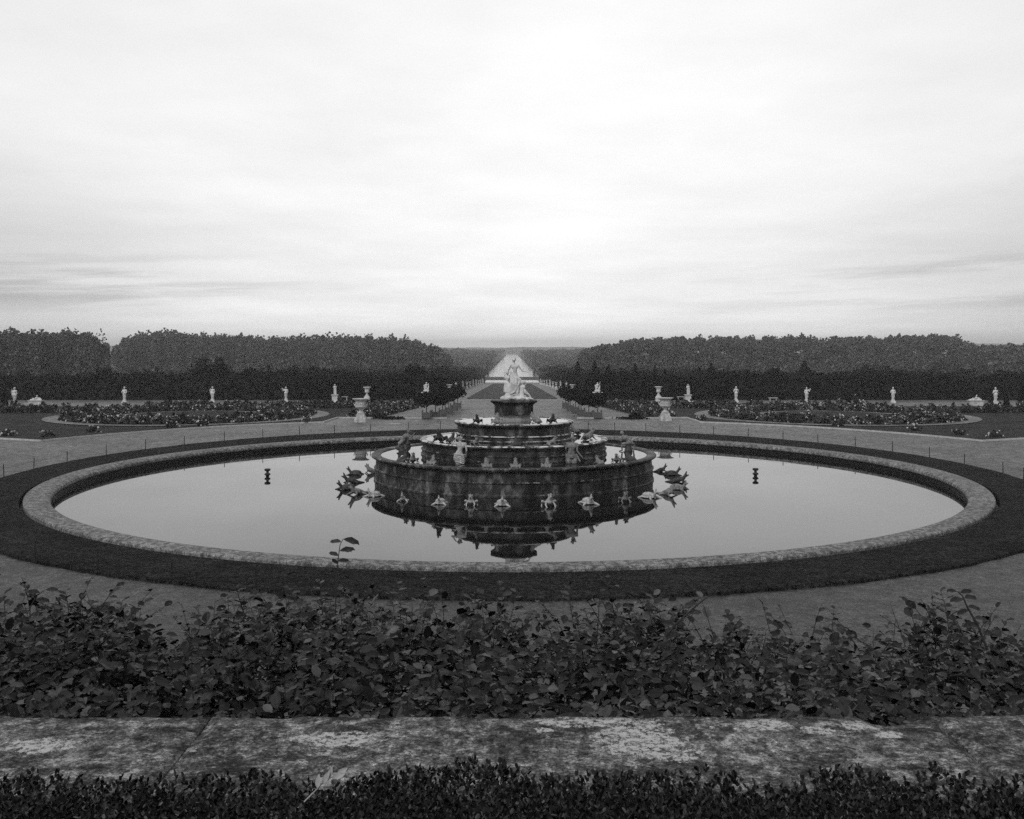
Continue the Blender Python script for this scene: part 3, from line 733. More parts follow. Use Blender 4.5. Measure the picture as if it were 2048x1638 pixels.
for px, r, z, near, mk, s, inw, turn, lab in (
    (806, 6.85, 1.50, True, 'lead_dark', 1.15, True, .1, 'dark squat lead frog before the bent figure at the left of the lowest basin'),
    (1259, 6.85, 1.50, True, 'lead_dark', 1.15, True, -.1, 'dark squat lead frog before the doubled-over figure at the right of the lowest basin'),
    (826, 6.7, 1.56, True, 'lead', .95, False, 1.0, 'lead frog rearing beside the bent figure at the left of the lowest basin'),
    (864, 6.7, 1.56, True, 'lead', .88, True, .2, 'lead frog between the left group and the woman in the lowest basin'),
    (973, 6.75, 1.56, True, 'lead', .88, True, .4, 'lead frog right of the woman in the lowest basin'),
    (1031, 6.75, 1.56, True, 'lead', .88, True, 0, 'lead frog on the fountain axis in the lowest basin'),
    (1093, 6.75, 1.56, True, 'lead', .88, True, -.5, 'lead frog left of the man in the lowest basin'),
    (1198, 6.7, 1.56, True, 'lead', .88, True, .1, 'lead frog right of the man in the lowest basin'),
    (1233, 6.7, 1.56, True, 'lead', .88, False, -1.0, 'lead frog rearing beside the doubled-over figure in the lowest basin'),
    (880, 4.35, 2.36, True, 'lead_dark', 1.35, False, .8, 'dark bulky lead frog at the left end of the middle basin'),
    (903, 3.9, 2.36, True, 'lead_dark', 1.0, True, .4, 'dark lead frog behind the woman in the middle basin'),
    (950, 4.4, 2.36, True, 'lead', .85, False, 1.1, 'small lead frog facing left on the front of the middle basin'),
    (1032, 4.4, 2.36, True, 'lead_dark', .9, True, 0, 'lead frog on the fountain axis in the middle basin'),
    (1104, 4.4, 2.36, True, 'lead', .95, False, 1.2, 'lead frog with raised snout right of axis on the middle basin'),
    (1150, 4.1, 2.36, False, 'lead', 1.05, True, 0, 'lead frog sitting high beside the right flank of the upper tier'),
    (1177, 4.1, 2.36, True, 'lead', 1.2, False, -.3, 'lead frog crouching at the right end of the middle basin'),
    (955, 2.6, 3.30, True, 'lead_dark', .9, False, .6, 'dark lead frog at the left of the top basin'),
    (994, 2.3, 3.30, True, 'lead', 1.0, True, .3, 'lead frog against the left corner of the marble group pedestal'),
    (1071, 2.3, 3.30, True, 'lead', 1.05, True, .5, 'tall lead frog against the right corner of the marble group pedestal'),
    (1104, 2.6, 3.30, True, 'lead_dark', .9, False, -.5, 'dark lead frog at the right of the top basin')):
    creature('frog', mk, px, z, lab, G2, r=r, near=near, s=s, inward=inw, turn=turn)
# nozzles standing in the water
bm = bm_new()
lathe(bm, [(.09, -.3), (.09, .05), (.15, .09), (.17, .13), (.15, .17), (.075, .20), (.07, .29), (.15, .32), (.165, .36), (.165, .42), (.12, .44), (.05, .445)], 20)
noz = bm_done(bm, 'fountain_nozzle', M['iron'], loc=P(535, 953, WZ), smooth=True)
tag(noz, 'dark spool-shaped water nozzle standing alone in the left half of the pool', 'nozzle', 'nozzles standing in the pool')
n2 = noz.copy(); col.objects.link(n2); n2.location = P(1511, 952, WZ)
n2['label'] = 'dark spool-shaped water nozzle standing alone in the right half of the pool'

# ---- low rope fence along the lawn ring
fe = empty('rope_fence', (0, 0, 0)); tag(fe, 'low fence of thin dark posts and fine cord around the lawn ring', 'fence')
RF = 26.12
def ringpt(px, near):
    t = (px-CX)/F; a = 1+t*t; b = -2*(D0+t*XB); c = D0*D0+XB*XB-RF*RF; dd = b*b-4*a*c
    y = (-b-math.sqrt(max(dd, 0)))/(2*a) if near else (-b+math.sqrt(max(dd, 0)))/(2*a)
    return Vector((t*y, y, g(0, y)))
fp = [ringpt(x, False) for x in (134.5, 212.7, 291, 368.5, 448.5, 525.6, 599, 669, 741, 817, 881, 950, 1020, 1095, 1176.5, 1229.5, 1291.7, 1359.6, 1427.2, 1496.3, 1566, 1636, 1711, 1785, 1859, 1929, 2006)]
npt = [ringpt(x, True) for x in (2036, 1933, 1803, 1656.5, 1483, 1297, 1100, 900, 697, 512, 343, 195, 70)]
ang = lambda p: math.atan2(p.x-XB, p.y-D0)
def arcfill(a, b, n):
    a0, b0 = ang(a), ang(b)
    if b0 < a0: b0 += 2*PI
    out = []
    for i in range(1, n):
        t = a0+(b0-a0)*i/n; out.append(Vector((XB+RF*math.sin(t), D0+RF*math.cos(t), 0)))
    for p in out: p.z = g(p.x, p.y)
    return out
right = arcfill(fp[-1], npt[0], 9); left = arcfill(npt[-1], fp[0], 9)
allp = fp+right+npt+left
bm = bm_new(); tube(bm, [(0, 0, -.1), (0, 0, .60)], [.027, .024], 8); sphere(bm, (0, 0, .605), .032, sub=1)
pm = bpy.data.meshes.new('post'); bm.to_mesh(pm); bm.free(); pm.materials.append(M['iron'])
for p in allp:
    o = link('post', pm, None, fe, (p.x, p.y, p.z+.1)); o.rotation_euler = (R.uniform(-.03, .03), R.uniform(-.03, .03), 0)
    o.scale.z = R.uniform(.92, 1.08)
bm = bm_new()
for a, b in zip(allp, allp[1:]+allp[:1]):
    pts = []
    for i in range(5):
        t = i/4; q_ = a.lerp(b, t); pts.append((q_.x, q_.y, q_.z+.56-.05*math.sin(PI*t)))
    tube(bm, pts, [.0045]*5, 4)
bm_done(bm, 'cord', M['iron'], fe)

# ================================================================== PARTERRES
def poly_sheet(name, pts, mat, h=.07, label=None):
    bm = bm_new(); top = [bm.verts.new((x, y, g(x, y)+h)) for x, y in pts]; bot = [bm.verts.new((x, y, g(x, y)-.05)) for x, y in pts]
    bm.faces.new(top)
    for i in range(len(pts)): j = (i+1) % len(pts); bm.faces.new((top[i], top[j], bot[j], bot[i]))
    o = bm_done(bm, name, mat); return tag(o, kind='structure')
def kerb(pts, w=.16, h=.12):
    bm = bm_new(); n = len(pts); L_ = []
    for i, (x, y) in enumerate(pts):
        a = Vector(pts[max(i-1, 0)]); b = Vector(pts[min(i+1, n-1)]); d = (b-a).normalized(); nn = Vector((-d.y, d.x))
        z = g(x, y); L_.append([bm.verts.new((x+nn.x*s*w, y+nn.y*s*w, z+q)) for s, q in ((-.5, -.04), (-.5, h), (.5, h), (.5, -.04))])
    for A, B in zip(L_, L_[1:]):
        for k in range(3): bm.faces.new((A[k], A[k+1], B[k+1], B[k]))
    return tag(bm_done(bm, 'kerb', M['kerb']), kind='structure')
for s in (-1, 1):
    arc = []
    a0 = math.atan2(16.2, 33.0); a1 = math.atan2(33.7, 17.3)
    for i in range(25):
        a = a0+(a1-a0)*i/24; arc.append((s*37.4*math.sin(a), D0+37.4*math.cos(a)))
    inner = [(s*8.9, 91.6)]
    front = [(s*12.6, 92.0), (s*16.2, 92.4)]+arc+[(s*38, 72.2), (s*75, 78)]
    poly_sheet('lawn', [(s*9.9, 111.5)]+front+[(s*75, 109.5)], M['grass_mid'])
    kerb([(s*6.0, 91.6), (s*12.6, 91.9), (s*16.2, 92.3)]); kerb([(s*16.2, 92.3)]+arc+[(s*38, 72.1), (s*75, 77.9)], .14)
    # path rings around the round bed
    for r0, r1, zz in ((11.7, 13.0, .085), (6.6, 7.3, .085)):
        bm = bm_new(); seg = 72; ra = []
        for i in range(seg):
            a = 2*PI*i/seg; ra.append([bm.verts.new((s*30.7+r*math.sin(a), 95+r*math.cos(a), g(0, 95)+zz)) for r in (r0, r1)])
        for i in range(seg): bm.faces.new((ra[i][0], ra[i][1], ra[(i+1) % seg][1], ra[(i+1) % seg][0]))
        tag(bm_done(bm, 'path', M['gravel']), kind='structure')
def bed(label, pts_fn, n, hmean, size=.34, flowers=.5, bushes=None):
    """flower bed: soil mound plus leaf clumps in plant-size humps, with pale blooms"""
    P_, Q_ = [], []
    cs = [pts_fn() for _ in range(n//26)]
    for (x, y) in cs:
        hgt = hmean*R.uniform(.45, 1.35); w = R.uniform(.35, .75); z0 = g(x, y)+.06
        if R.random() < .12: hgt *= 1.4; w *= .5
        k = 26; d = NR.normal(size=(k, 3)); d /= np.linalg.norm(d, axis=1, keepdims=True); d[:, 2] = np.abs(d[:, 2])
        P_.append(np.array([x, y, z0])+d*np.array([w, w, hgt])*NR.uniform(.5, 1.05, (k, 1)))
        nf = NR.poisson(flowers*k*(R.random() < .6)); 
        if nf: d = NR.normal(size=(nf, 3)); d /= np.linalg.norm(d, axis=1, keepdims=True); d[:, 2] = np.abs(d[:, 2]); Q_.append(np.array([x, y, z0])+d*np.array([w, w, hgt])*1.05)
    p_ = np.concatenate(P_); fr = frames(len(p_))
    me = join_np('bed', [scatter(CL, CF, p_, fr, NR.uniform(.6, 1.3, len(p_))*size)])
    root = empty('flower_bed', (0, 0, 0)); tag(root, label, 'flower bed', kind='stuff')
    tag(link('foliage', me, M['bedleaf'], root), kind='stuff')
    if Q_:
        q_ = np.concatenate(Q_); me2 = join_np('blooms', [scatter(CL, CF, q_, frames(len(q_)), NR.uniform(.5, 1.5, len(q_))*.125)])
        tag(link('blooms', me2, M['petal'], root), kind='stuff')
for s, nm in ((-1, 'left'), (1, 'right')):
    def ring_fn():
        a = R.uniform(0, 2*PI); r = math.sqrt(R.uniform(7.9**2, 11.3**2)); return (s*30.7+r*math.sin(a), 95+r*math.cos(a))
    bed(f'large ring-shaped flower bed on the {nm} parterre lawn', ring_fn, 15000, .52)
    def strip_fn():
        t = R.random(); w = R.uniform(0, 1); x = lerp(12.9, 10.3, t)+w*2.4*(1-.2*t); y = lerp(92.8, 110.5, t); return (s*x, y)
    bed(f'narrow flower bed along the tubbed trees on the {nm}', strip_fn, 4200, .6, .3, .3)
    def back_fn():
        x = R.uniform(11, 70); return (s*x, R.uniform(106.5, 108.8) if x < 40 else R.uniform(98, 101)+(x-40)*.12)
    bed(f'long flower border along the back of the {nm} parterre lawn', back_fn, 7500, .7, .32, .12)
# small rose bushes on the outer lawns near the kerb
rb = 0
for px, py, lab in ((18, 873, 'pale rose bush at the far left of the lawn by the kerb'), (95, 875, 'pale-flowered bush on the left lawn second from the frame edge'), (186, 866, 'thin rose bush on the left lawn before the round bed'), (345, 857, 'pale rose bush at the kerb in front of the left round bed'), (405, 853, 'low rose bush at the kerb right of centre before the left round bed'),
                    (1675, 853, 'small pale bush at the kerb in front of the right round bed'), (1830, 862, 'pale rose bush on the right lawn below the round bed'), (1918, 871, 'rose bush on the right lawn, second from the frame edge'), (1990, 875, 'pale rose bush at the far right of the lawn by the kerb'),
                    (612, 846, 'rose bush at the corner of the left lawn'), (1405, 841, 'rose bush at the corner of the right lawn')):
    p = PG(px, py); k = 46; d = NR.normal(size=(k, 3)); d /= np.linalg.norm(d, axis=1, keepdims=True); d[:, 2] = np.abs(d[:, 2])
    root = empty('rose_bush', (p.x, p.y, p.z+.05)); tag(root, lab, 'bush', 'rose bushes on the lawns')
    q_ = d*np.array([.55, .5, .5])*NR.uniform(.3, 1, (k, 1))
    link('foliage', join_np('bush', [scatter(CL, CF, q_, frames(k), NR.uniform(.5, 1.1, k)*.26)]), M['bedleaf'], root)
    q_ = d[:7]*np.array([.65, .5, .55]); link('blooms', join_np('blooms', [scatter(CL, CF, q_, frames(7), NR.uniform(.7, 1.2, 7)*.17)]), M['petal'], root)['kind'] = 'stuff'
    bm = bm_new(); tube(bm, [(0, 0, -.1), (.02, 0, .3)], [.02, .012], 5); bm_done(bm, 'stem', M['bark'], root)

# dark low mats at the inner corners
for px, lab, sh in ((778, 'flat dark mat of ground cover at the kerb behind the left large vase', .0), (1262, 'dark low clump at the kerb beside the right large vase', .25)):
    p = PG(px, 838.5); n = 260; q_ = NR.normal(size=(n, 3))*np.array([.6, .25, .05]); q_[:, 2] = np.abs(q_[:, 2])+.05
    if sh: q_[:90] = NR.normal(size=(90, 3))*np.array([.28, .12, .13])+np.array([.35, 0, .28])
    o = link('low_shrub', join_np('low', [scatter(CL, CF, q_, frames(n), NR.uniform(.5, 1, n)*.24)]), M['hedge'], None, (p.x, p.y, p.z+.04)); tag(o, lab, 'shrub')
bm = bm_new(); lathe(bm, [(.45, 0), (.45, .02), (.36, .025)], 24)
o = bm_done(bm, 'drain_cover', M['plinth'], loc=PG(790, 848)+Vector((0, 0, .004)), scale=(1.3, 1.3, 1)); tag(o, 'round drain cover in the gravel in front of the left large vase', 'drain cover')

# ---- tapis vert, round far pool, canal
rows = [131, 160, 200, 240, 280, 315]
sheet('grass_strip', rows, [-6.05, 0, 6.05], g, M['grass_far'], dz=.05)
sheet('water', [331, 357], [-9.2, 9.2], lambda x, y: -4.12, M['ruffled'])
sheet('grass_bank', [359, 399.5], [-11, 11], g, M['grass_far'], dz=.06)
for s in (-1, 1): sheet('meadow', [404, 3400], [s*12, s*600] if s > 0 else [s*600, s*12], lambda x, y: -5.12, M['hill'])
sheet('canal', [404, 3200], [-10.9, 10.9], lambda x, y: -5.05, M['ruffled'])

# ---- orange trees in tubs
def make_tree(seed):
    t = empty('tub_tree', (0, 0, 0))
    bm = bm_new(); box(bm, (0, 0, .33), (.66, .66, .52), .01); tb = bm_done(bm, 'tub', M['tub'], t)
    bm = bm_new()
    for a in (-1, 1):
        for b in (-1, 1): box(bm, (a*.335, b*.335, .34), (.075, .075, .68), .008); sphere(bm, (a*.335, b*.335, .72), .045, sub=2)
    for z in (.14, .52): 
        for a in (-1, 1): box(bm, (0, a*.338, z), (.60, .02, .05)); box(bm, (a*.338, 0, z), (.02, .60, .05))
    bm_done(bm, 'tub_frame', M['tub'], tb)
    bm = bm_new(); box(bm, (0, 0, .565), (.62, .62, .03)); bm_done(bm, 'soil', M['soil'], tb)
    bm = bm_new(); tube(bm, [(0, 0, .5), (.01, .01, .9), (0, 0, 1.25), (.02, 0, 1.7)], [.04, .034, .032, .02], 8)
    for k in range(6):
        a = k*1.05+seed; tube(bm, [(0, 0, 1.2+.05*k), (.25*math.cos(a), .25*math.sin(a), 1.5+.05*k), (.45*math.cos(a), .45*math.sin(a), 1.75)], [.02, .013, .006], 5)
    bm_done(bm, 'trunk', M['bark'], t)
    p_, d = crown_pts(1700, (0, 0, 1.84), (1.0, 1.0, .80), 11, fill=.4)
    fr = frames(len(p_), d+NR.normal(size=d.shape)*.7)
    link('crown', join_np('crown', [scatter(CL, CF, p_, fr, NR.uniform(.7, 1.3, len(p_))*.13)]), M['orange'], t)
    return t
protos = [make_tree(0), make_tree(1.7)]
k = 0; GT = 'clipped trees in square tubs flanking the central alley'
ordn = ['nearest', 'second nearest', 'third nearest', 'fourth nearest', 'fifth nearest', 'farthest']
for side, lst in (('left', ((852, 838.5), (870.5, 837), (884.6, 831.6), (896.7, 826.8), (907, 822), (915, 817))), ('right', ((1196, 838), (1178, 836.7), (1162.8, 831.6), (1151.3, 826.8), (1140.8, 822), (1131.8, 816.5)))):
    for i, (px, py) in enumerate(lst):
        o = protos[k] if k < 2 else copy_tree(protos[k % 2]); k += 1
        p = PG(px, py); o.location = p+Vector((0, .34, 0)); o.rotation_euler.z = 0 if k % 3 else PI/2
        s = R.uniform(.95, 1.06)*(1.0 if i else 1.04); o.scale = (s, s, s*R.uniform(.97, 1.03))
        tag(o, f'ball-crowned tree in a square tub, {ordn[i]} of the {side} row beside the central alley', 'tree', GT)

# ---- vases
def vase_prof():
    return [(.30, .0), (.32, .06), (.24, .11), (.16, .18), (.13, .28), (.18, .32), (.20, .35), (.17, .38), (.30, .44), (.44, .54), (.48, .64), (.44, .70), (.43, .76), (.46, 1.02), (.50, 1.14), (.60, 1.22), (.74, 1.26), (.76, 1.30), (.72, 1.31), (.45, 1.28), (.1, 1.2)]
def big_vase(px, py, lab, top_z=2.15):
    p = PG(px, py); t = empty('stone_vase', p); tag(t, lab, 'vase', 'large carved vases beside the central alley')
    bm = bm_new(); box(bm, (0, 0, .20), (1.0, 1.0, .40), .02); box(bm, (0, 0, .44), (.86, .86, .10), .02); box(bm, (0, 0, .60), (.78, .78, .24), .03, .86); box(bm, (0, 0, .745), (.62, .62, .07), .01)
    bm_done(bm, 'plinth', M['marble_old'], t)
    bm = bm_new(); lathe(bm, vase_prof(), 40, (0, 0, .775)); v = bm_done(bm, 'vase_body', M['marble_old'], t, smooth=True)
    L = []
    for k in range(16):
        a = 2*PI*k/16; ca, sa = math.cos(a), math.sin(a)
        L.append(('c', (.30*ca, .30*sa, 1.24), (.47*ca, .47*sa, 1.36), .05, .04))
        L += [('c', (.46*ca, .46*sa, 1.6), (.44*ca+.03*sa, .44*sa-.03*ca, 1.78), .045, .035), ('e', (.45*ca, .45*sa, 1.86), (.04, .04, .05))]
    for a in (-1, 1):
        L += [('e', (a*.50, 0, 1.50), (.09, .07, .1)), ('c', (a*.50, 0, 1.50), (a*.62, 0, 1.62), .04, .03), ('c', (a*.62, 0, 1.62), (a*.56, 0, 1.74), .03, .03)]
    link('relief', sculpt('relief', L, .02, 1), M['marble_old'], v)
    return t
big_vase(721.5, 844.5, 'large carved stone vase on a square plinth, left of the central alley')
big_vase(1330.5, 842, 'large carved stone vase on a square plinth, right of the central alley')
def small_vase_mesh():
    bm = bm_new(); box(bm, (0, 0, .10), (.78, .78, .2), .01)
    lathe(bm, [(.34, .2), (.38, .30), (.40, .45), (.34, .60), (.24, .72), (.18, .80), (.20, .84), (.16, .88)], 20)
    a = bpy.data.meshes.new('pedestal'); bmesh.ops.recalc_face_normals(bm, faces=bm.faces); bm.to_mesh(a); bm.free(); a.materials.append(M['marble'])
    bm = bm_new(); lathe(bm, [(.16, .88), (.10, .95), (.09, 1.05), (.22, 1.12), (.27, 1.2), (.26, 1.3), (.27, 1.55), (.36, 1.68), (.46, 1.74), (.47, 1.79), (.4, 1.80), (.1, 1.76)], 24)
    b = bpy.data.meshes.new('vase_body'); bmesh.ops.recalc_face_normals(bm, faces=bm.faces); bm.to_mesh(b); bm.free(); b.materials.append(M['marble'])
    for m_ in (a, b): m_.polygons.foreach_set('use_smooth', np.ones(len(m_.polygons), bool))
    return a, b
SVP, SVB = small_vase_mesh()
def small_vase(p, lab, grp, s=1.0):
    t = empty('pedestal_vase', p, 0, s); tag(t, lab, 'vase', grp); link('pedestal', SVP, None, t); link('vase_body', SVB, None, t); return t
GA = 'white vases in front of the dark hedges'
small_vase(PG(734, 804), 'white vase on a bulging pedestal standing behind the left large vase', GA, 1.02)
small_vase(PG(1317, 803), 'white vase on a bulging pedestal standing behind the right large vase', GA, 1.02)

# ---- statues along the hedges
def ped_mesh(h, w, name='pedestal'):
    bm = bm_new(); box(bm, (0, 0, .06), (w*1.25, w*1.25, .12), .01); box(bm, (0, 0, h/2+.02), (w, w, h-.16), .01); box(bm, (0, 0, h-.04), (w*1.3, w*1.3, .08), .015)
    m_ = bpy.data.meshes.new(name); bm.to_mesh(m_); bm.free(); m_.materials.append(M['marble']); return m_
def herm_mesh(v):
    """term: body above a tapering pillar wrapped in cloth"""
    J = dict(head=(0, -.02, 1.62), neck=(0, 0, 1.47), sl=(-.19, 0, 1.38), sr=(.19, 0, 1.38), pelvis=(0, 0, .90))
    arms = [dict(el=(-.30, -.05, 1.12), hl=(-.12, -.2, 1.15), er=(.28, -.06, 1.1), hr=(.08, -.2, 1.05)), dict(el=(-.32, -.05, 1.2), hl=(-.20, -.15, 1.48), er=(.26, 0, 1.08), hr=(.2, -.16, .92)),
            dict(el=(-.24, 0, 1.08), hl=(-.05, -.2, 1.02), er=(.34, -.04, 1.22), hr=(.42, -.12, 1.45)), dict(el=(-.28, 0, 1.1), hl=(-.16, -.2, 1.3), er=(.30, 0, 1.12), hr=(.16, -.2, 1.32))][v]
    J.update(arms); L = body(J, 1.05, v % 2 == 0, (0, -1, 0))+hair((0, .01, 1.66), .10, 9)
    L += [('c', (0, 0, .95), (0, 0, .25), .21, .13), ('c', (0, 0, .30), (0, 0, .22), .15, .17), ('c', (-.12, -.1, 1.0), (.14, -.12, .6), .07, .05), ('c', (.16, -.05, 1.0), (.06, -.12, .5), .06, .04), ('c', (-.15, -.05, 1.3), (.16, -.1, 1.0), .06, .07)]
    if v == 2: L += [('e', (.42, -.1, 1.5), (.1, .08, .08)), ('c', (.2, .05, 1.4), (.34, 0, 1.42), .08, .06)]
    if v == 1: L += [('c', (-.2, -.1, 1.1), (-.1, -.12, .7), .08, .05)]
    m_ = sculpt('figure', L, .024, 1); m_.materials.append(M['marble']); return m_
HERM = [herm_mesh(i) for i in range(4)]
bm = bm_new(); box(bm, (0, 0, .1), (.55, .5, .2), .01, 1.0); box(bm, (0, 0, .30), (.42, .40, .22), .02, .75)
HB = bpy.data.meshes.new('base'); bm.to_mesh(HB); bm.free(); HB.materials.append(M['marble'])
def herm(px, py, v, lab, s=1.0, mir=False):
    t = empty('herm_statue', PG(px, py), 0, s); tag(t, lab, 'statue', 'white herm statues in front of the dark hedge')
    if mir: t.scale.x *= -1
    link('base', HB, None, t, (0, 0, 0)); link('figure', HERM[v], None, t, (0, 0, .15)); return t
herm(249, 806.5, 0, 'white herm statue left of the small cone tree before the left hedge', 1.03)
herm(425, 805, 1, 'white herm statue right of the small cone tree before the left hedge', 1.02)
herm(572, 804, 2, 'white herm statue before the left hedge, nearest to the square-pedestal statue', .98, True)
herm(1472, 804.5, 3, 'white herm statue before the right hedge, nearest to the square-pedestal statue', 1.02)
herm(1613, 806, 2, 'white herm statue left of the small cone tree before the right hedge', 1.0)
herm(1786, 806, 0, 'white herm statue between the small cone tree and the reclining figure on the right', 1.0)
o = herm(29, 811, 1, 'greyish herm statue at the far left frame edge beside the reclining figure', 1.10)
o = herm(1991, 809, 3, 'greyish herm statue standing between two cone trees at the far right', 1.06)
def standing_mesh(v):
    sgn = 1 if v == 0 else -1
    J = dict(head=(-.03*sgn, -.05, 1.60), neck=(0, -.02, 1.46), sl=(-.18, 0, 1.38), sr=(.18, 0, 1.36), pelvis=(.03, 0, .92), el=(-.26, -.05, 1.12), hl=(-.1, -.2, 1.05), er=(.25, 0, 1.1), hr=(.12, -.2, 1.28),
             kl=(-.1, -.08, .5), fl=(-.12, .04, .06), kr=(.12, 0, .5), fr=(.1, 0, .06))
    L = body(J, 1.0, v == 0, (0, -1, 0))+folds((-.15, -.05, 1.0), (.18, -.05, .95), (-.16, -.08, .15), (.22, -.05, .1), 5, .05, .045)+hair((0, 0, 1.63), .09, 7)
    if v: L += [('c', (.2, .1, 1.35), (.25, .1, .2), .1, .13)]
    m_ = sculpt('figure', L, .024, 1); m_.materials.append(M['marble']); return m_
ST = [standing_mesh(0), standing_mesh(1)]
PM = ped_mesh(.92, .62)
def standing(p, v, lab, grp, s=1.0, mir=False):
    t = empty('pedestal_statue', p, 0, s); tag(t, lab, 'statue', grp)
    if mir: t.scale.x *= -1
    link('pedestal', PM, None, t); link('figure', ST[v], None, t, (0, 0, .92), 0, .72); return t
standing(PG(670, 805), 0, 'white figure on a square pedestal before the left hedge, beside the white vase', 'statues on square pedestals', 1.03)
standing(PG(1376, 805), 1, 'white figure on a square pedestal before the right hedge, beside the white vase', 'statues on square pedestals', 1.03)
# bright groups above the tub trees
def group_mesh(v):
    J = dict(head=(.02, -.02, 1.20), neck=(0, 0, 1.08), sl=(-.14, 0, 1.0), sr=(.14, 0, 1.0), pelvis=(-.06, 0, .62), el=(-.28, -.05, .86), hl=(-.3, -.1, .62), er=(.3, 0, 1.12), hr=(.36, 0, 1.32) if v else (.3, 0, .85),
             kl=(-.22, -.1, .42), fl=(-.3, -.05, .05), kr=(.14, -.1, .46), fr=(.2, -.1, .06))
    L = body(J, .95, True, (0, -1, 0))+hair((.02, 0, 1.24), .09, 6)+[('e', (0, .05, .18), (.42, .3, .2)), ('c', (.22, 0, .3), (.3, 0, .75), .12, .09), ('e', (.3, -.03, .86), (.08,)*3), ('c', (.3, 0, .7), (.16, -.1, .8), .04, .03), ('c', (-.3, .05, .9), (-.1, .05, .3), .08, .12)]
    m_ = sculpt('figure', L, .022, 1); m_.materials.append(M['marble']); return m_
for px, v, nm in ((852.5, 0, 'left'), (1195, 1, 'right')):
    p = PD(px, 0, 123); p.z = g(0, 123)
    t = empty('marble_statue', p); tag(t, f'bright marble group showing above the nearest tub tree of the {nm} row', 'statue', 'marble groups above the tub trees')
    link('pedestal', ped_mesh(1.1, .9), None, t); link('figure', group_mesh(v), None, t, (0, 0, 1.1), 0, .92)
# reclining figures
def recline(px, py, lab, flip, s=1.0):
    t = empty('reclining_statue', PG(px, py), 0, s); tag(t, lab, 'statue', 'reclining figures on low plinths')
    if flip: t.scale.x *= -1
    bm = bm_new(); box(bm, (0, 0, .28), (1.45, .7, .56), .02); box(bm, (0, 0, .59), (1.6, .8, .08), .02); bm_done(bm, 'plinth', M['marble_old'], t)
    J = dict(head=(.12, 0, 1.12), neck=(.10, 0, 1.0), sl=(-.02, -.05, .92), sr=(.20, .05, .92), pelvis=(.05, 0, .72), el=(-.12, -.1, .78), hl=(-.2, -.12, .66), er=(.32, .05, .8), hr=(.36, 0, .66), kl=(-.32, -.08, .86), fl=(-.5, -.08, .68), kr=(-.3, .1, .78), fr=(-.62, .1, .68))
    L = body(J, .82, False, (-1, 0, 0))+[('c', (-.6, 0, .66), (.55, 0, .66), .1, .12), ('e', (.3, .1, .78), (.25, .15, .16))]
    m_ = sculpt('figure', L, .022, 1); link('figure', m_, M['marble'], t)
recline(72, 811.5, 'reclining stone figure on a low plinth near the left frame edge', False, 1.0)
recline(1951, 812, 'white reclining stone figure on a low plinth near the right frame edge', False, 1.05)
bm = bm_new(); box(bm, (0, 0, .17), (.8, .6, .34), .02)
o = bm_done(bm, 'stone_block', M['plinth'], loc=PG(55, 812)+Vector((0, .2, 0))); tag(o, 'low grey stone block left of the left reclining figure', 'block')
# two rows along the alley: statues and vases
GL = 'statues and vases lining the central alley'
al = [(925.7, 780.6, 's'), (933.5, 778.4, 'v'), (939.8, 776.3, 'v'), (946, 773.5, 's'), (952, 772.2, 's'), (957, 770.4, 'v'), (961.3, 769.7, 'v'), (965.6, 768.2, 's')]
ar = [(1121, 780.6, 's'), (1112.8, 779.2, 'v'), (1106.3, 777, 'v'), (1099.7, 773.4, 's'), (1093.5, 772.4, 's'), (1088.7, 771.1, 'v'), (1084.3, 769.8, 'v'), (1080.6, 768.9, 's')]
nn_ = ['nearest', 'second nearest', 'third nearest', 'fourth nearest', 'fourth farthest', 'third farthest', 'second farthest', 'farthest']
for side, lst in (('left', al), ('right', ar)):
    for i, (px, py, k_) in enumerate(lst):
        p = PG(px, py)
        if k_ == 'v': small_vase(p, f'white vase in the {side} row lining the central alley, {nn_[i]} piece of the row', GL, .84 if i < 4 else .80)
        else: standing(p, i % 2, f'white statue in the {side} row lining the central alley, {nn_[i]} piece of the row', GL, .88 if i < 4 else .84)
for px, s_ in ((912, 'left'), (1133, 'right')):
    p = PD(px, 0, 165); p.z = g(0, 165); standing(p, 0, f'white statue rising just behind the farthest tub tree on the {s_}', GL, .90)
for px, s_ in ((898.5, 'left'), (1145, 'right')):
    p = PD(px, 0, 145); p.z = g(0, 145); small_vase(p, f'white vase whose rim shows above the tub trees on the {s_}', GL, .96)

# grey terms set in the hedge shade, benches, small pots, cones
for px, s_ in ((794, 'left'), (1250, 'right')):
    t = empty('stone_term', PG(px, 800)); tag(t, f'faint grey stone term standing in shade before the {s_} hedge', 'term')
    bm = bm_new(); box(bm, (0, 0, .5), (.3, .28, 1.0), .01, 1.25); bm_done(bm, 'shaft', M['plinth'], t)
    link('head', sculpt('head', [('e', (0, 0, 1.22), (.1, .11, .14)), ('c', (-.14, 0, 1.04), (.14, 0, 1.04), .07, .07), ('c', (0, 0, 1.05), (0, 0, 1.2), .06, .06), ('c', (0, -.1, 1.22), (0, -.12, 1.19), .02, .02)], .02), M['plinth'], t)
for px, py, lab in ((754, 799, 'pale stone bench before the left hedge right of the white vase'), (688, 800.5, 'pale stone bench right of the left square-pedestal statue'), (1298, 799, 'pale stone bench before the right hedge left of the white vase'), (1362, 800.5, 'pale stone bench between the right vase and square-pedestal statue'), (1546, 803, 'pale stone bench right of the nearest right herm statue')):
    t = empty('stone_bench', PG(px, py)); tag(t, lab, 'bench', 'pale benches before the hedges')
    bm = bm_new(); box(bm, (0, 0, .44), (1.1, .42, .08), .01); bm_done(bm, 'seat', M['kerb'], t)
    for s in (-1, 1): bm = bm_new(); box(bm, (s*.38, 0, .20), (.12, .34, .40), .01); bm_done(bm, 'leg', M['plinth'], t)
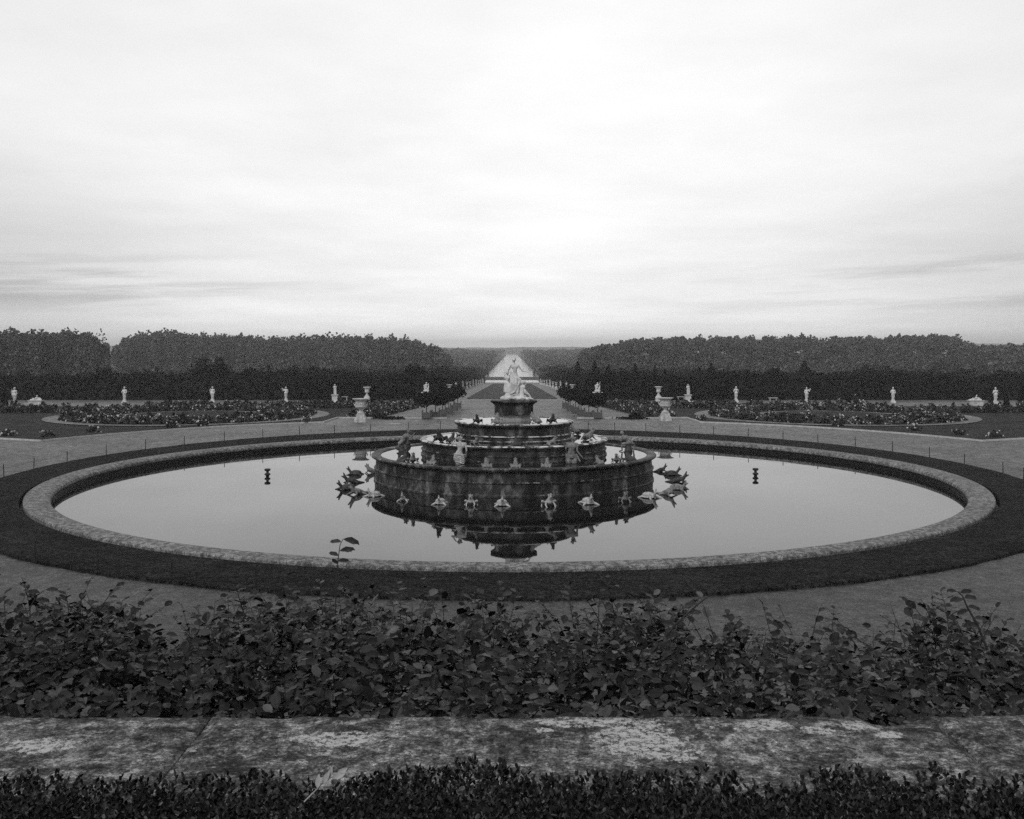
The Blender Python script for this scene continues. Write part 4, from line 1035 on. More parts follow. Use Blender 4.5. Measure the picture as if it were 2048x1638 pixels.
for px, py, lab in ((781, 806, 'small dark shrub in a pot, left one of two on the left back path'), (812, 806, 'small dark shrub in a pot, right one of two on the left back path'), (1235, 806, 'small dark potted shrub, leftmost of three on the right back path'), (1268, 806, 'small dark potted shrub, middle of three on the right back path'), (1300, 806.5, 'small dark potted shrub, rightmost of three on the right back path')):
    t = empty('potted_shrub', PG(px, py)); tag(t, lab, 'potted plant', 'small potted shrubs on the back path')
    bm = bm_new(); lathe(bm, [(.14, 0), (.24, .26), (.27, .28), (.27, .32), (.2, .32)], 16); bm_done(bm, 'pot', M['tub'], t)
    q_, d = crown_pts(180, (0, 0, .52), (.33, .33, .28), 3); link('foliage', join_np('pot', [scatter(CL, CF, q_, frames(180), np.full(180, .12))]), M['hedge'], t)
for px, py, h_, lab in ((337, 809, 1.9, 'dark cone-shaped yew before the left hedge between two herm statues'), (1697, 808.5, 1.5, 'dark cone-shaped yew before the right hedge between two herm statues'), (1981, 811, 1.5, 'dark cone yew just left of the far right herm statue'), (2013, 812, 1.7, 'dark cone yew just right of the far right herm statue'), (2044, 812, 2.6, 'tall dark cone yew cut by the right frame edge'),
                        (8, 812, 2.2, 'dark cone yew cut by the left frame edge'), (745, 804, .9, 'small dark cone yew beside the white vase before the left hedge')):
    n = 700; t_ = NR.rand(n)**.6; a = NR.rand(n)*2*PI; r_ = (1-(1-t_))*0
    zz = 1-t_; r_ = .36*h_/1.7*(t_)*NR.uniform(.75, 1.05, n)
    q_ = np.stack([r_*np.cos(a), r_*np.sin(a), zz*h_+.05], 1)
    t = empty('cone_yew', PG(px, py)); tag(t, lab, 'tree', 'cone yews')
    link('foliage', join_np('cone', [scatter(CL, CF, q_, frames(n), np.full(n, .13))]), M['hedge'], t)
    bm = bm_new(); tube(bm, [(0, 0, -.05), (0, 0, .4)], [.05, .04], 6); bm_done(bm, 'trunk', M['bark'], t)

# ---- clipped hedges
def hedge(name, lab, x0, x1, y0, y1, h, zf, dens=16, irregular=.0, size=.3, top=None):
    root = empty(name, ((x0+x1)/2, (y0+y1)/2, zf((x0+x1)/2, (y0+y1)/2))); tag(root, lab, 'hedge')
    o_ = np.array(root.location)
    A = []; lx, ly = abs(x1-x0), abs(y1-y0)
    def tops(x, y): return h+irregular*(math.sin(x*.31)+math.sin(x*.73+1)+.6*math.sin(x*1.9))
    def add(n, f):
        for _ in range(int(n)): A.append(f())
    ru = R.uniform
    def face_y(yv):
        x = ru(x0, x1); return (x, yv+ru(-.12, .12), zf(x, yv)+ru(0, 1)*tops(x, yv))
    def face_x(xv):
        y = ru(y0, y1); return (xv+ru(-.12, .12), y, zf(xv, y)+ru(0, 1)*tops(xv, y))
    def ftop():
        x, y = ru(x0, x1), ru(y0, y1); return (x, y, zf(x, y)+tops(x, y)+ru(-.12, .08))
    add(lx*h*dens, lambda: face_y(min(y0, y1))); add(ly*h*dens, lambda: face_x(x0)); add(ly*h*dens, lambda: face_x(x1)); add(lx*ly*dens*.6, ftop)
    q_ = np.array(A)-o_; n = len(q_)
    me = join_np('hedge', [scatter(CL, CF, q_, frames(n), NR.uniform(.6, 1.3, n)*size)])
    link('foliage', me, M['hedge'], root)
    # dense twiggy core
    bm = bm_new(); ns = max(2, int(lx/3)); ms = max(2, int(ly/8)); vs = {}
    X = [x0+(x1-x0)*i/ns for i in range(ns+1)]; Y = [y0+(y1-y0)*j/ms for j in range(ms+1)]
    e = .12
    for i, x in enumerate(X):
        for j, y in enumerate(Y):
            xx = x+(e if x == min(x0, x1) else -e if x == max(x0, x1) else 0); yy = y+(e if j == 0 else -e if j == ms else 0)
            vs[i, j, 1] = bm.verts.new((xx-o_[0], yy-o_[1], zf(x, y)+tops(x, y)-.12-o_[2])); vs[i, j, 0] = bm.verts.new((xx-o_[0], yy-o_[1], zf(x, y)-.1-o_[2]))
    for i in range(ns):
        for j in range(ms): bm.faces.new((vs[i, j, 1], vs[i+1, j, 1], vs[i+1, j+1, 1], vs[i, j+1, 1]))
        for j in (0, ms): bm.faces.new((vs[i, j, 0], vs[i+1, j, 0], vs[i+1, j, 1], vs[i, j, 1]))
    for j in range(ms):
        for i in (0, ns): bm.faces.new((vs[i, j, 0], vs[i, j+1, 0], vs[i, j+1, 1], vs[i, j, 1]))
    bm_done(bm, 'core', M['hedge'], root)
for s, nm in ((-1, 'left'), (1, 'right')):
    x = sorted((s*10.4, s*27)); hedge('clipped_hedge', f'tall dark hedge with crisp flat top facing the {nm} parterre, nearest the alley', x[0], x[1], 124.5, 128, 2.78, g, 18)
    x = sorted((s*27, s*120)); hedge('clipped_hedge', f'long dark hedge with uneven top closing the {nm} parterre behind the herm statues', x[0], x[1], 125.2, 128.5, 2.6, g, 9, .10, .36)
    x = sorted((s*10.4, s*13)); hedge('clipped_hedge', f'dark hedge running down the {nm} side of the central alley', x[0], x[1], 128.2, 322, 3.0, g, 5, .0, .42)
    x = sorted((s*9.2, s*30)); hedge('clipped_hedge', f'short dark hedge block at the far end of the alley on the {nm}', x[0], x[1], 324, 330, 2.6, g, 4, .0, .45)

# ---- woods
def wood(name, lab, trees, n_per, size, mat=None, under=None, kind='stuff', lacy=False):
    sets = []
    for (x, y, z0, h, w) in trees:
        hi = lacy and R.random() < .42
        c0, vr = (z0+h*.79, h*.19) if hi else (z0+h*.66, h*.31)
        p_, d = crown_pts(n_per, (x, y, c0), (w*1.35, w*1.2, vr), R.randint(10, 15), fill=.3)
        sets.append(scatter(CL, CF, p_, frames(n_per), NR.uniform(.6, 1.4, n_per)*size))
        nb = n_per//3
        b = NR.normal(size=(nb, 3))*np.array([w*.45, w*.4, 0])+np.array([x, y, 0]); b[:, 2] = z0+NR.rand(nb)*h*(.56 if hi else .6)
        sets.append(scatter(CL, CF, b, frames(nb), NR.uniform(.6, 1.4, nb)*size*1.2))
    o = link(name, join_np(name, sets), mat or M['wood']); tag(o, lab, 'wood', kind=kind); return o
def prof(pts, x):
    for (a, ya), (b, yb) in zip(pts, pts[1:]):
        if a <= x <= b: return ya+(yb-ya)*(x-a)/(b-a)
    return pts[0][1] if x < pts[0][0] else pts[-1][1]
def band(pts, x0, x1, dep, step, rows, hvar=.06, gap=None, lowsky=False):
    T = []
    for rr_ in range(rows):
        d = dep+rr_*9; px = x0+R.uniform(0, step)
        while px < x1:
            top = prof(pts, px)+R.uniform(-.5, .8)+rr_*.6
            dd = d+R.uniform(-3, 3); p = PD(px, top, dd); z0 = g(0, dd); h = p.z-z0
            w = step*dd/F*R.uniform(.62, .85)
            T.append((p.x, dd, z0, h, w)); px += step*R.uniform(.75, 1.25)
    return T
PL = [(-120, 652), (0, 656), (60, 654), (140, 655), (175, 662), (200, 676), (214, 694), (240, 720)]
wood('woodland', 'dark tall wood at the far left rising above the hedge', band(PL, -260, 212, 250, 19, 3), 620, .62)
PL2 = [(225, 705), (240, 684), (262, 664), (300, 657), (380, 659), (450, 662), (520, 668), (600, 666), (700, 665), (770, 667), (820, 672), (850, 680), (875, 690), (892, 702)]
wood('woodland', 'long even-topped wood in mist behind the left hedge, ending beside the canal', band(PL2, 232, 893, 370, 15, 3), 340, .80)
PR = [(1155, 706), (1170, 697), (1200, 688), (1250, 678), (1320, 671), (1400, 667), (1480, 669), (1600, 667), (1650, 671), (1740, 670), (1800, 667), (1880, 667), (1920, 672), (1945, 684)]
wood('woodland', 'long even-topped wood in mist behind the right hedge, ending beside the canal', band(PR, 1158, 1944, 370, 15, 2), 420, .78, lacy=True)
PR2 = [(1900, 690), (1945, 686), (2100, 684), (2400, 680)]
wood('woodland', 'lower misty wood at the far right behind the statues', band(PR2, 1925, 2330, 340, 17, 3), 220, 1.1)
# woods flanking the canal, far away and pale
def canal_wood(s, lab):
    T = []
    for d in (480, 620, 780, 960, 1150, 1400, 1750, 2200, 2800, 3500):
        x = 19.5 if d > 700 else 16; 
        while x < 130+d*.02:
            top = (733 if d < 500 else 718 if d < 650 else 706 if d < 800 else 699)+R.uniform(-2, 2)
            if x > 45 and 700 < d < 1200: top -= 3
            z = CZ-(top-HZ)*d/F; T.append((s*(x+R.uniform(-2, 2)), d+R.uniform(-15, 15), -5.1, max(4, z+5.1), (R.uniform(4.0, 5.5) if d > 700 else 3.2)*(1+max(0, x-20)/60))); x += R.uniform(5, 8)*(1+d/2500)
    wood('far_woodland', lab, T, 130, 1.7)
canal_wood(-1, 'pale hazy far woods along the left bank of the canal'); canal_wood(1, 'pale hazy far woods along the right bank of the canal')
# hills at the horizon
def hills():
    V, Fc = [], []; n = 160
    for i in range(n+1):
        x = -2600+5200*i/n; h = 8+9*math.exp(-((x+800)/420)**2)+12*math.exp(-((x-1150)/520)**2)+6*math.exp(-((x+1900)/500)**2)+1.2*math.sin(x*.013)+.8*math.sin(x*.05)
        for dy, k_ in ((0, -6), (150, h*.7), (350, h+CZ-4), (900, -6)): V.append((x, 2300+dy, k_))
    for i in range(n):
        for k_ in range(3): a = i*4+k_; Fc.append((a, a+4, a+5, a+1))
    me = bpy.data.meshes.new('hills'); me.from_pydata(V, [], Fc); me.polygons.foreach_set('use_smooth', np.ones(len(me.polygons), bool)); me.update()
    tag(link('hills', me, M['hill']), kind='structure')
hills()
# shrubby belt just above the hedges, reads as one mass
def belt(s):
    T = []
    for d in (134, 150, 172, 200):
        x = 14 if d > 130 else 11
        while x < 125*(d/134):
            top = 757-(d-134)*.18-5*math.sin(x*.23+d)*math.sin(x*.071+2*d)+R.uniform(-7, 4)-(R.random() < .12)*9
            if x > 30: top -= 2.5
            p = PD(0, top, d); T.append((s*x, d+R.uniform(-5, 5), g(0, d), max(1.6, p.z-g(0, d)), R.uniform(1.3, 2.2))); x += R.uniform(2.2, 4.0)
    for d in range(215, 400, 14):
        x = 15
        while x < 60:
            top = 741-(d-215)*.06+R.uniform(-3, 3); p = PD(0, top, d); T.append((s*x, d, g(0, d), p.z-g(0, d), R.uniform(2.5, 3.5))); x += R.uniform(4, 7)
    return T
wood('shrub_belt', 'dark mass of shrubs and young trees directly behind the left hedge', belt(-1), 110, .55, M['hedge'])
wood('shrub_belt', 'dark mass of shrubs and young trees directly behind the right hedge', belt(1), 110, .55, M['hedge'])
# single trees one can tell apart
def tree(px, top, wpx, d, lab, conic=False, dense=1.0, mat='wood'):
    p = PD(px, top, d); z0 = g(0, d); h = p.z-z0; w = wpx*1.25*d/F/2
    t = empty('tree', (p.x, d, z0)); tag(t, lab, 'tree', 'single trees standing out behind the hedges')
    bm = bm_new(); tube(bm, [(0, 0, -.2), (.05, 0, h*.4), (0, .05, h*.85)], [h*.022, h*.016, h*.005], 7)
    for k_ in range(6):
        a = k_*1.1+R.random(); z_ = h*(.35+.07*k_); tube(bm, [(0, 0, z_), (w*.6*math.cos(a), w*.6*math.sin(a), z_+h*.12)], [h*.008, h*.003], 5)
    bm_done(bm, 'trunk', M['bark'], t)
    n = int((1200 if d < 200 else 1500)*dense); sz = max(.30, d/F*3.2)
    if conic:
        t_ = NR.rand(n)**.65; a = NR.rand(n)*2*PI; r_ = w*(t_**.9)*NR.uniform(.35, 1.1, n)*(1+.25*np.sin(a*3+t_*25)); q_ = np.stack([r_*np.cos(a), r_*np.sin(a), h*(1-t_*.85)], 1)
    else: q_, dd = crown_pts(n, (0, 0, h*.58), (w*1.05, w*1.05, h*.44), 9, fill=.3)
    link('crown', join_np('crown', [scatter(CL, CF, q_, frames(n), NR.uniform(.6, 1.3, n)*sz)]), M[mat], t)
for a in ((265, 671, 74, 300, 'large rounded tree at the left end of the long misty wood'), (190, 657, 34, 290, 'thin lacy tree at the right end of the far left wood', False, .45),
          (408, 714, 46, 150, 'dark twin-headed tree left half, behind the left hedge', False, 1, 'hedge'), (446, 713, 36, 152, 'dark ragged tree touching the twin-headed tree on its right', False, 1, 'hedge'), (500, 733, 40, 150, 'low round dark tree right of the ragged pair behind the left hedge', False, 1, 'hedge'), (590, 731, 36, 170, 'rounded dark tree behind the third left herm statue', False, 1, 'hedge'), (625, 730, 34, 165, 'dark tree just left of the left square-pedestal statue, behind the hedge', False, 1, 'hedge'),
          (700, 739, 28, 160, 'small dark tree behind the hedge above the left vase', False, 1, 'hedge'), (786, 741, 22, 150, 'small round dark tree behind the left hedge near the alley', False, 1, 'hedge'), (829, 723, 40, 150, 'broad dark tree rising nearest the alley behind the left hedge', False, 1, 'hedge'), (876, 731, 34, 190, 'dark tree on the left flank of the alley', False, 1, 'hedge'),
          (1155, 723, 26, 190, 'dark conifer on the right flank of the alley', True, 1, 'hedge'), (1190, 723, 30, 160, 'dark conifer above the bright marble group on the right', True, 1, 'hedge'), (1217, 730, 24, 160, 'short dark conifer right of the one above the marble group', True, 1, 'hedge'), (1245, 738, 26, 155, 'lowest dark conifer between two taller ones behind the right hedge', True, 1, 'hedge'),
          (1270, 728, 26, 155, 'dark conifer left of the right white vase behind the hedge', True, 1, 'hedge'), (1310, 731, 14, 160, 'thin spire of a dark conifer directly above the right white vase', True, .6, 'hedge'), (1330, 739, 22, 160, 'small dark conifer right of the right white vase', True, 1, 'hedge'), (1399, 735, 22, 160, 'dark conifer right of the square-pedestal statue, shorter of a pair', True, 1, 'hedge'), (1423, 727, 34, 160, 'dark conifer right of the square-pedestal statue, taller of a pair', True, 1, 'hedge'),
          (1500, 741, 36, 150, 'broad low dark tree right of the nearest right herm statue', False, 1, 'hedge'), (1545, 738, 38, 150, 'broad low dark tree halfway between two right herm statues', False, 1, 'hedge'), (1609, 721, 40, 170, 'tall dark conifer above the second right herm statue', True, 1.3, 'hedge'), (1722, 738, 34, 170, 'dark tree behind the right cone yew', False, 1, 'hedge'), (1747, 735, 30, 170, 'pointed dark tree left of the third right herm statue', True, 1, 'hedge'),
          (1805, 730, 60, 210, 'greyish broad tree right of the third right herm statue'), (1880, 714, 46, 230, 'greyish tall tree, left one of a pair behind the right hedge'), (1904, 713, 36, 232, 'greyish tall tree, right one of a pair behind the right hedge'), (1967, 716, 36, 210, 'greyish pointed tree above the right reclining figure', True), (2018, 737, 46, 160, 'dark low tree above the far right herm statue', False, 1, 'hedge'),
          (560, 742, 40, 150, 'low dark tree behind the hedge left of the third left herm', False, 1, 'hedge'), (345, 738, 40, 190, 'greyish low tree above the left cone yew')):
    tree(*a)

# ================================================================== FOREGROUND
# terrace: retaining wall, planting strip, upper path
bm = bm_new(); box(bm, (0, 6.55, 2.15), (60, .5, 4.7), .02); o = bm_done(bm, 'retaining_wall', M['plinth']); tag(o, 'high stone retaining wall carrying the leafy hedge above the gravel', 'wall')
sheet('planting_strip', [2.97, 6.3], [-30, 0, 30], lambda x, y: 4.45, M['soil'])
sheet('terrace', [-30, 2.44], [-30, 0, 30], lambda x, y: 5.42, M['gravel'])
pw = empty('parapet_wall', (0, 2.7, 4.4)); tag(pw, 'low stone parapet with lichen-blotched coping crossing the foreground', 'wall')
bm = bm_new(); box(bm, (0, .0, .70), (24, .44, 1.44)); bm_done(bm, 'wall', M['plinth'], pw)
xs = [-9.5, -7.35, -5.2, -3.05, -.90, 1.25, 3.42, 5.6, 7.7]
for i in range(len(xs)-1):
    bm = bm_new(); w = xs[i+1]-xs[i]-.005
    nx, ny = 60, 12; T_ = [[None]*(ny+1) for _ in range(nx+1)]
    z1 = 1.6+[0, .003, -.002, 0, 0, .004, .001, 0][i]
    for a in range(nx+1):
        for b in range(ny+1):
            u, v = a/nx, b/ny; x = -w/2+w*u; y = -.27+.54*v
            e = min(u*w, (1-u)*w, v*.54, (1-v)*.54); z = z1-((.004 if b in (0, ny) else .007)*(1-min(1, e/.02))**2)+.0025*math.sin(x*13+i)*math.sin(y*21+x*5)+.0015*math.sin(x*41+y*33)
            if b == ny: y += .004*math.sin(x*17+i*2)+.003*math.sin(x*47)
            if i == 4 and b >= ny-1 and .90 < u < .985: y -= .035*math.sin((u-.90)/.085*PI); z -= .012
            T_[a][b] = bm.verts.new((x, y, z))
    for a in range(nx):
        for b in range(ny): bm.faces.new((T_[a][b], T_[a+1][b], T_[a+1][b+1], T_[a][b+1]))
    lo = []
    per = [T_[a][0] for a in range(nx+1)]+[T_[nx][b] for b in range(1, ny+1)]+[T_[a][ny] for a in range(nx-1, -1, -1)]+[T_[0][b] for b in range(ny-1, 0, -1)]
    lo = [bm.verts.new((v.co.x, v.co.y, 1.425)) for v in per]
    for k_ in range(len(per)): j_ = (k_+1) % len(per); bm.faces.new((per[k_], lo[k_], lo[j_], per[j_]))
    o = bm_done(bm, 'coping_stone', M['lichen'], pw, loc=((xs[i]+xs[i+1])/2, 0, 0))
    o.data.polygons.foreach_set('use_smooth', np.ones(len(o.data.polygons), bool)); o.data.polygons.foreach_set('use_smooth', np.ones(len(o.data.polygons), bool))

# beech hedge
LW = [0, .62, .98, .92, .55, 0]; LV = []; LU = []
rowsL = [0, .2, .42, .66, .86, 1.0]
LV.append((0, 0, 0)); LU.append((0, .5))
for i in range(1, 5):
    w = LW[i]*.33; t = rowsL[i]; dz = -.10*t*t
    for s in (-1, 0, 1): LV.append((t, s*w, dz+(.07 if s else 0)+(.02*((-1)**i) if s else 0))); LU.append((t, .5+s*LW[i]*.5))
LV.append((1, 0, -.14)); LU.append((1, .5))
LFc = [(0, 2, 1), (0, 3, 2)]
for i in range(3):
    a = 1+3*i; LFc += [(a, a+1, a+4, a+3), (a+1, a+2, a+5, a+4)]
LFc += [(10, 11, 13), (11, 12, 13)]
def leaf_frames(dirs, ups):
    x = dirs/np.linalg.norm(dirs, axis=1, keepdims=True); y = np.cross(ups, x); y /= np.linalg.norm(y, axis=1, keepdims=True)+1e-9
    z = np.cross(x, y); return np.stack([x, y, z], 2)
HP = [(-200, 1190), (0, 1195), (60, 1182), (150, 1172), (250, 1180), (310, 1225), (390, 1228), (430, 1200), (520, 1180), (640, 1176), (760, 1182), (860, 1170), (960, 1172), (1040, 1200), (1130, 1200), (1200, 1190), (1330, 1188), (1400, 1215), (1480, 1210), (1560, 1222), (1650, 1205), (1740, 1205), (1800, 1235), (1860, 1240), (1925, 1195), (1990, 1230), (2048, 1245), (2300, 1240)]
def hedge_top(x, y):
    px = CX+x*F/max(y, 3.2); tz = CZ-(prof(HP, px)-HZ)*6.0/F
    t = max(0, min(1, (y-3.4)/2.4))
    return lerp(5.70, tz, t)-.10*math.exp(-((y-4.4)/.5)**2)+.04*math.sin(x*3.1+y*2)+.03*math.sin(x*7.3-y*5)
def sparse(x, y):
    px = CX+x*F/y
    k_ = 1.0
    if y > 4.6:
        if 1380 < px < 1720: k_ = .42
        if 1720 <= px < 2048: k_ = .6
        if 700 < px < 1380: k_ = .75
    return k_
pos, dirs, ups, siz = [], [], [], []
bmt = bm_new()
def leafy_shoot(b, d, ln, sz, nleaf, rad=.004, droop=.5):
    b = Vector(b); d = Vector(d).normalized(); pts = [b.copy()]; seg = 7
    for i in range(seg):
        d = (d+Vector((0, 0, -droop*.10))+Vector((R.gauss(0, .05), R.gauss(0, .05), 0))).normalized(); pts.append(pts[-1]+d*ln/seg)
    tube(bmt, pts, [rad*(1-.75*i/seg) for i in range(seg+1)], 5)
    for k_ in range(nleaf):
        t = (k_+.6)/nleaf*seg; i = min(int(t), seg-1); p = pts[i].lerp(pts[i+1], t-i); ax = (pts[i+1]-pts[i]).normalized()
        sd = ax.cross(Vector((0, 0, 1)));
        if sd.length < .2: sd = Vector((R.gauss(0, 1), R.gauss(0, 1), 0))
        sd.normalize(); s = 1 if k_ % 2 else -1
        dr = ax*.55+sd*s*1.0+Vector((R.gauss(0, .2), R.gauss(0, .2), R.gauss(-.05, .25)))
        up = Vector((R.gauss(0, .3), R.gauss(-.12, .3), 1))
        pos.append(p); dirs.append(dr); ups.append(up); siz.append(sz*R.uniform(.65, 1.1)*(1 if k_ < nleaf-2 else .7))
XW = 4.6
n_sh = 0
while n_sh < 2100:
    x, y = R.uniform(-XW, XW), 3.15+3.05*R.random()**.85
    if abs(x) > y*.52+1.4 or R.random() > sparse(x, y): continue
    n_sh += 1; zt = hedge_top(x, y); ln = R.uniform(.22, .42)
    leafy_shoot((x, y, zt-ln*.75-R.uniform(0, .22)), (R.gauss(0, .55), R.gauss(-.1, .5), R.uniform(.5, 1.2)), ln, .072, R.randint(7, 11))
# long shoots along the back edge that break the outline
for i in range(75):
    x = R.uniform(-3.6, 3.6); y = R.uniform(5.3, 6.15); zt = hedge_top(x, y)
    leafy_shoot((x, y, zt-.35), (R.gauss(0, .45), R.gauss(0, .2), 1), R.uniform(.35, .52), .085, R.randint(7, 11), .0045, .9)
# filler leaves
nf = 0
while nf < 20000:
    x, y = R.uniform(-XW, XW), R.uniform(3.1, 6.2)
    if abs(x) > y*.52+1.4 or R.random() > sparse(x, y): continue
    nf += 1; dep = (.10 if y > 5.2 else .02)+R.random()**1.2*.5; z = hedge_top(x, y)-dep
    pos.append((x, y, z)); dirs.append((R.gauss(0, 1), R.gauss(0, 1), R.gauss(-.15, .4))); ups.append((R.gauss(0, .45), R.gauss(-.3, .45), 1)); siz.append(R.uniform(.045, .080))
# lower body on the valley side and inside
for _ in range(11000):
    x, y = R.uniform(-XW, XW), R.uniform(3.2, 6.1)
    if sparse(x, y) < 1 and R.random() > .35: continue
    pos.append((x, y, R.uniform(4.6, 5.35))); dirs.append((R.gauss(0, 1), R.gauss(0, 1), R.gauss(0, .4))); ups.append((R.gauss(0, .5), R.gauss(-.3, .5), 1)); siz.append(R.uniform(.06, .10))
# the lone young shoot standing above the hedge, and the one at right
def px_shoot(pts_px, d, sz, leaves, rad=.004):
    pts = [PD(a, b, d) for a, b in pts_px]; tube(bmt, pts, [rad*(1-.6*i/(len(pts)-1)) for i in range(len(pts))], 6)
    for a, b, dx, dz, s in leaves:
        pos.append(PD(a, b, d)); v = Vector((dx, R.uniform(-.25, .25), dz)); dirs.append(v); ups.append(Vector((0, -.35, 1)) if abs(dz) < .9 else Vector((0, -1, .3))); siz.append(sz*s)
px_shoot([(670, 1230), (673, 1170), (676, 1120), (680, 1090), (686, 1078)], 5.3, .085, [(686, 1078, 1, -.25, 1.1), (683, 1084, -1, .05, .8), (679, 1102, 1, .12, 1.0), (680, 1100, 1, -.1, .75), (677, 1112, -1, .35, .7), (675, 1122, 1, .05, .75), (675, 1128, -.6, .5, .5)])
px_shoot([(1975, 1300), (1955, 1250), (1935, 1215), (1925, 1192), (1915, 1183)], 5.4, .085, [(1915, 1183, -1, .1, .7), (1920, 1186, .8, .2, .8), (1928, 1196, 1, .0, 1.0), (1927, 1198, -1, -.1, .9), (1935, 1213, 1, -.2, .9), (1938, 1220, -1, -.4, .8), (1948, 1236, 1, -.1, .9), (1955, 1248, -1, -.2, .9)], .007)
px_shoot([(1230, 1400), (1290, 1320), (1350, 1250), (1400, 1205), (1420, 1190)], 5.2, .085, [(1330, 1272, 1, .2, .9), (1350, 1250, -1, .2, .9), (1375, 1226, 1, .1, .9), (1395, 1208, -1, -.1, .8)], .008)
px_shoot([(60, 1215), (75, 1190), (90, 1180)], 5.6, .08, [(90, 1180, 1, 0, .9), (80, 1186, -1, .2, .9), (70, 1200, 1, -.1, 1)])
# main stems down to the soil
for i in range(46):
    x, y = -4.4+8.8*i/45+R.uniform(-.05, .05), R.uniform(4.2, 5.6); h_ = 5.35-4.45
    tube(bmt, [(x, y, 4.4), (x+R.uniform(-.06, .06), y, 4.4+h_*.5), (x+R.uniform(-.25, .25), y+R.uniform(-.2, .2), 4.4+h_)], [.018, .014, .006], 6)
    for k_ in range(3): a = R.uniform(0, 6.28); tube(bmt, [(x, y, 4.4+h_*.45), (x+.3*math.cos(a), y+.25*math.sin(a), 4.4+h_*.85), (x+.5*math.cos(a), y+.4*math.sin(a), 4.4+h_*1.1)], [.011, .007, .004], 5)
dead = [i for i in range(len(pos))]
bh = empty('beech_hedge', (0, 4.6, 4.45)); tag(bh, 'loose broad-leaved green hedge with toothed leaves just beyond the stone parapet', 'hedge')
off = np.array((0, 4.6, 4.45))
pa = np.array([list(p) for p in pos])-off; da = np.array([list(p) for p in dirs]); ua = np.array([list(p) for p in ups]); sa = np.array(siz)
v_ = scatter(LV, LFc, pa, leaf_frames(da, ua), np.stack([sa, sa, sa], 1), LU)
tag(link('foliage', join_np('beech', [v_], True), M['beech'], bh), kind='stuff')
bmesh.ops.translate(bmt, verts=bmt.verts, vec=(-off[0], -off[1], -off[2])); bm_done(bmt, 'twigs', M['twig'], bh)

# box edging at the bottom
xh = empty('box_hedge', (0, 2.05, 5.42)); tag(xh, 'dense small-leaved box hedge along the bottom of the picture, before the parapet', 'hedge')
BP = [(-600, 1545), (0, 1552), (110, 1538), (230, 1540), (330, 1558), (420, 1540), (560, 1545), (660, 1548), (760, 1536), (900, 1526), (1010, 1524), (1130, 1532), (1250, 1545), (1330, 1535), (1400, 1548), (1560, 1552), (1610, 1530), (1720, 1528), (1790, 1545), (1860, 1540), (1950, 1550), (2010, 1540), (2048, 1515), (2600, 1530)]
def box_top(x, y):
    tz = CZ-(prof(BP, CX+x*F/2.42)-26-HZ)*2.42/F
    e = max(0, (y-2.36)/.08); return tz+.010*math.sin(x*23+y*9)+.012*math.sin(x*11-y*17)-.018+(-.03*e*e if e > 0 else 0)
bp, bd, bu, bsz = [], [], [], []
for _ in range(15500):
    x = R.uniform(-2.1, 2.1); y = R.uniform(1.85, 2.43); dep = R.random()**1.6*.13; z = box_top(x, y)-dep
    ax = Vector((R.gauss(0, .35), R.gauss(0, .35), 1)).normalized(); L_ = R.uniform(.02, .042); nl = R.randint(5, 8)
    sd = ax.orthogonal().normalized(); s2 = ax.cross(sd)
    for k_ in range(nl):
        a = k_*1.57+R.uniform(-.4, .4)+(k_//2)*.0; rad = sd*math.cos(a)+s2*math.sin(a); t = k_/nl
        bp.append(Vector((x, y, z-L_))+ax*L_*t); bd.append(ax*(.7+t)+rad*(1.1-t*.6)); bu.append(ax*1.0-rad*.6+Vector((R.gauss(0, .2),)*3)); bsz.append(R.uniform(.0095, .0165))
BLV = [(0, 0, 0), (.35, -.3, .05), (.35, 0, -.02), (.35, .3, .05), (.8, -.24, .03), (.8, .24, .03), (1, 0, .0)]
BLF = [(0, 1, 2), (0, 2, 3), (1, 4, 6, 2), (2, 6, 5, 3)]
off = np.array((0, 2.05, 5.42)); pa = np.array([list(p) for p in bp])-off
v_ = scatter(BLV, BLF, pa, leaf_frames(np.array([list(p) for p in bd]), np.array([list(p) for p in bu])), np.array(bsz))
tag(link('foliage', join_np('box', [v_]), M['box'], xh), kind='stuff')
bm = bm_new(); box(bm, (0, -.06, .27), (5.4, .82, .50), .02); bm_done(bm, 'twiggy_core', M['twig'], xh)
# dry weed in the box edging, fallen leaf on the parapet
dw = empty('dry_weed', PD(622, 1590, 2.25), 0, .72); tag(dw, 'pale dry weed stalk leaning out of the box hedge at lower left', 'weed')
bm = bm_new(); tube(bm, [(-.05, 0, -.05), (0, 0, 0), (.04, .02, .035), (.08, .03, .055)], [.002, .002, .0015, .001], 5); bm_done(bm, 'stalk', M['dry'], dw)
dl = [((.02, 0, .02), (.1, 0, 1), .045), ((.035, .01, .03), (.5, 0, 1), .045), ((.05, .02, .04), (.3, .1, 1), .04), ((.06, .02, .045), (1, 0, .3), .045), ((.075, .03, .052), (1, 0, .6), .04)]
v_ = scatter([(a, b*.6, c) for a, b, c in LV], LFc, np.array([d[0] for d in dl]), leaf_frames(np.array([d[1] for d in dl]), np.array([(0, -1, .3)]*5)), np.array([d[2] for d in dl]), LU)
link('leaves', join_np('dry', [v_], True), M['dry'], dw)
v_ = scatter(LV, LFc, np.array([(0, 0, .004)]), leaf_frames(np.array([(1, .25, .02)]), np.array([(0, -.1, 1)])), np.array([.020]), LU)
o = link('fallen_leaf', join_np('fallen', [v_], True), M['dry'], None, P(378, 1506, 6.004)); tag(o, 'tiny pale fallen leaf lying on the left part of the parapet coping', 'leaf')

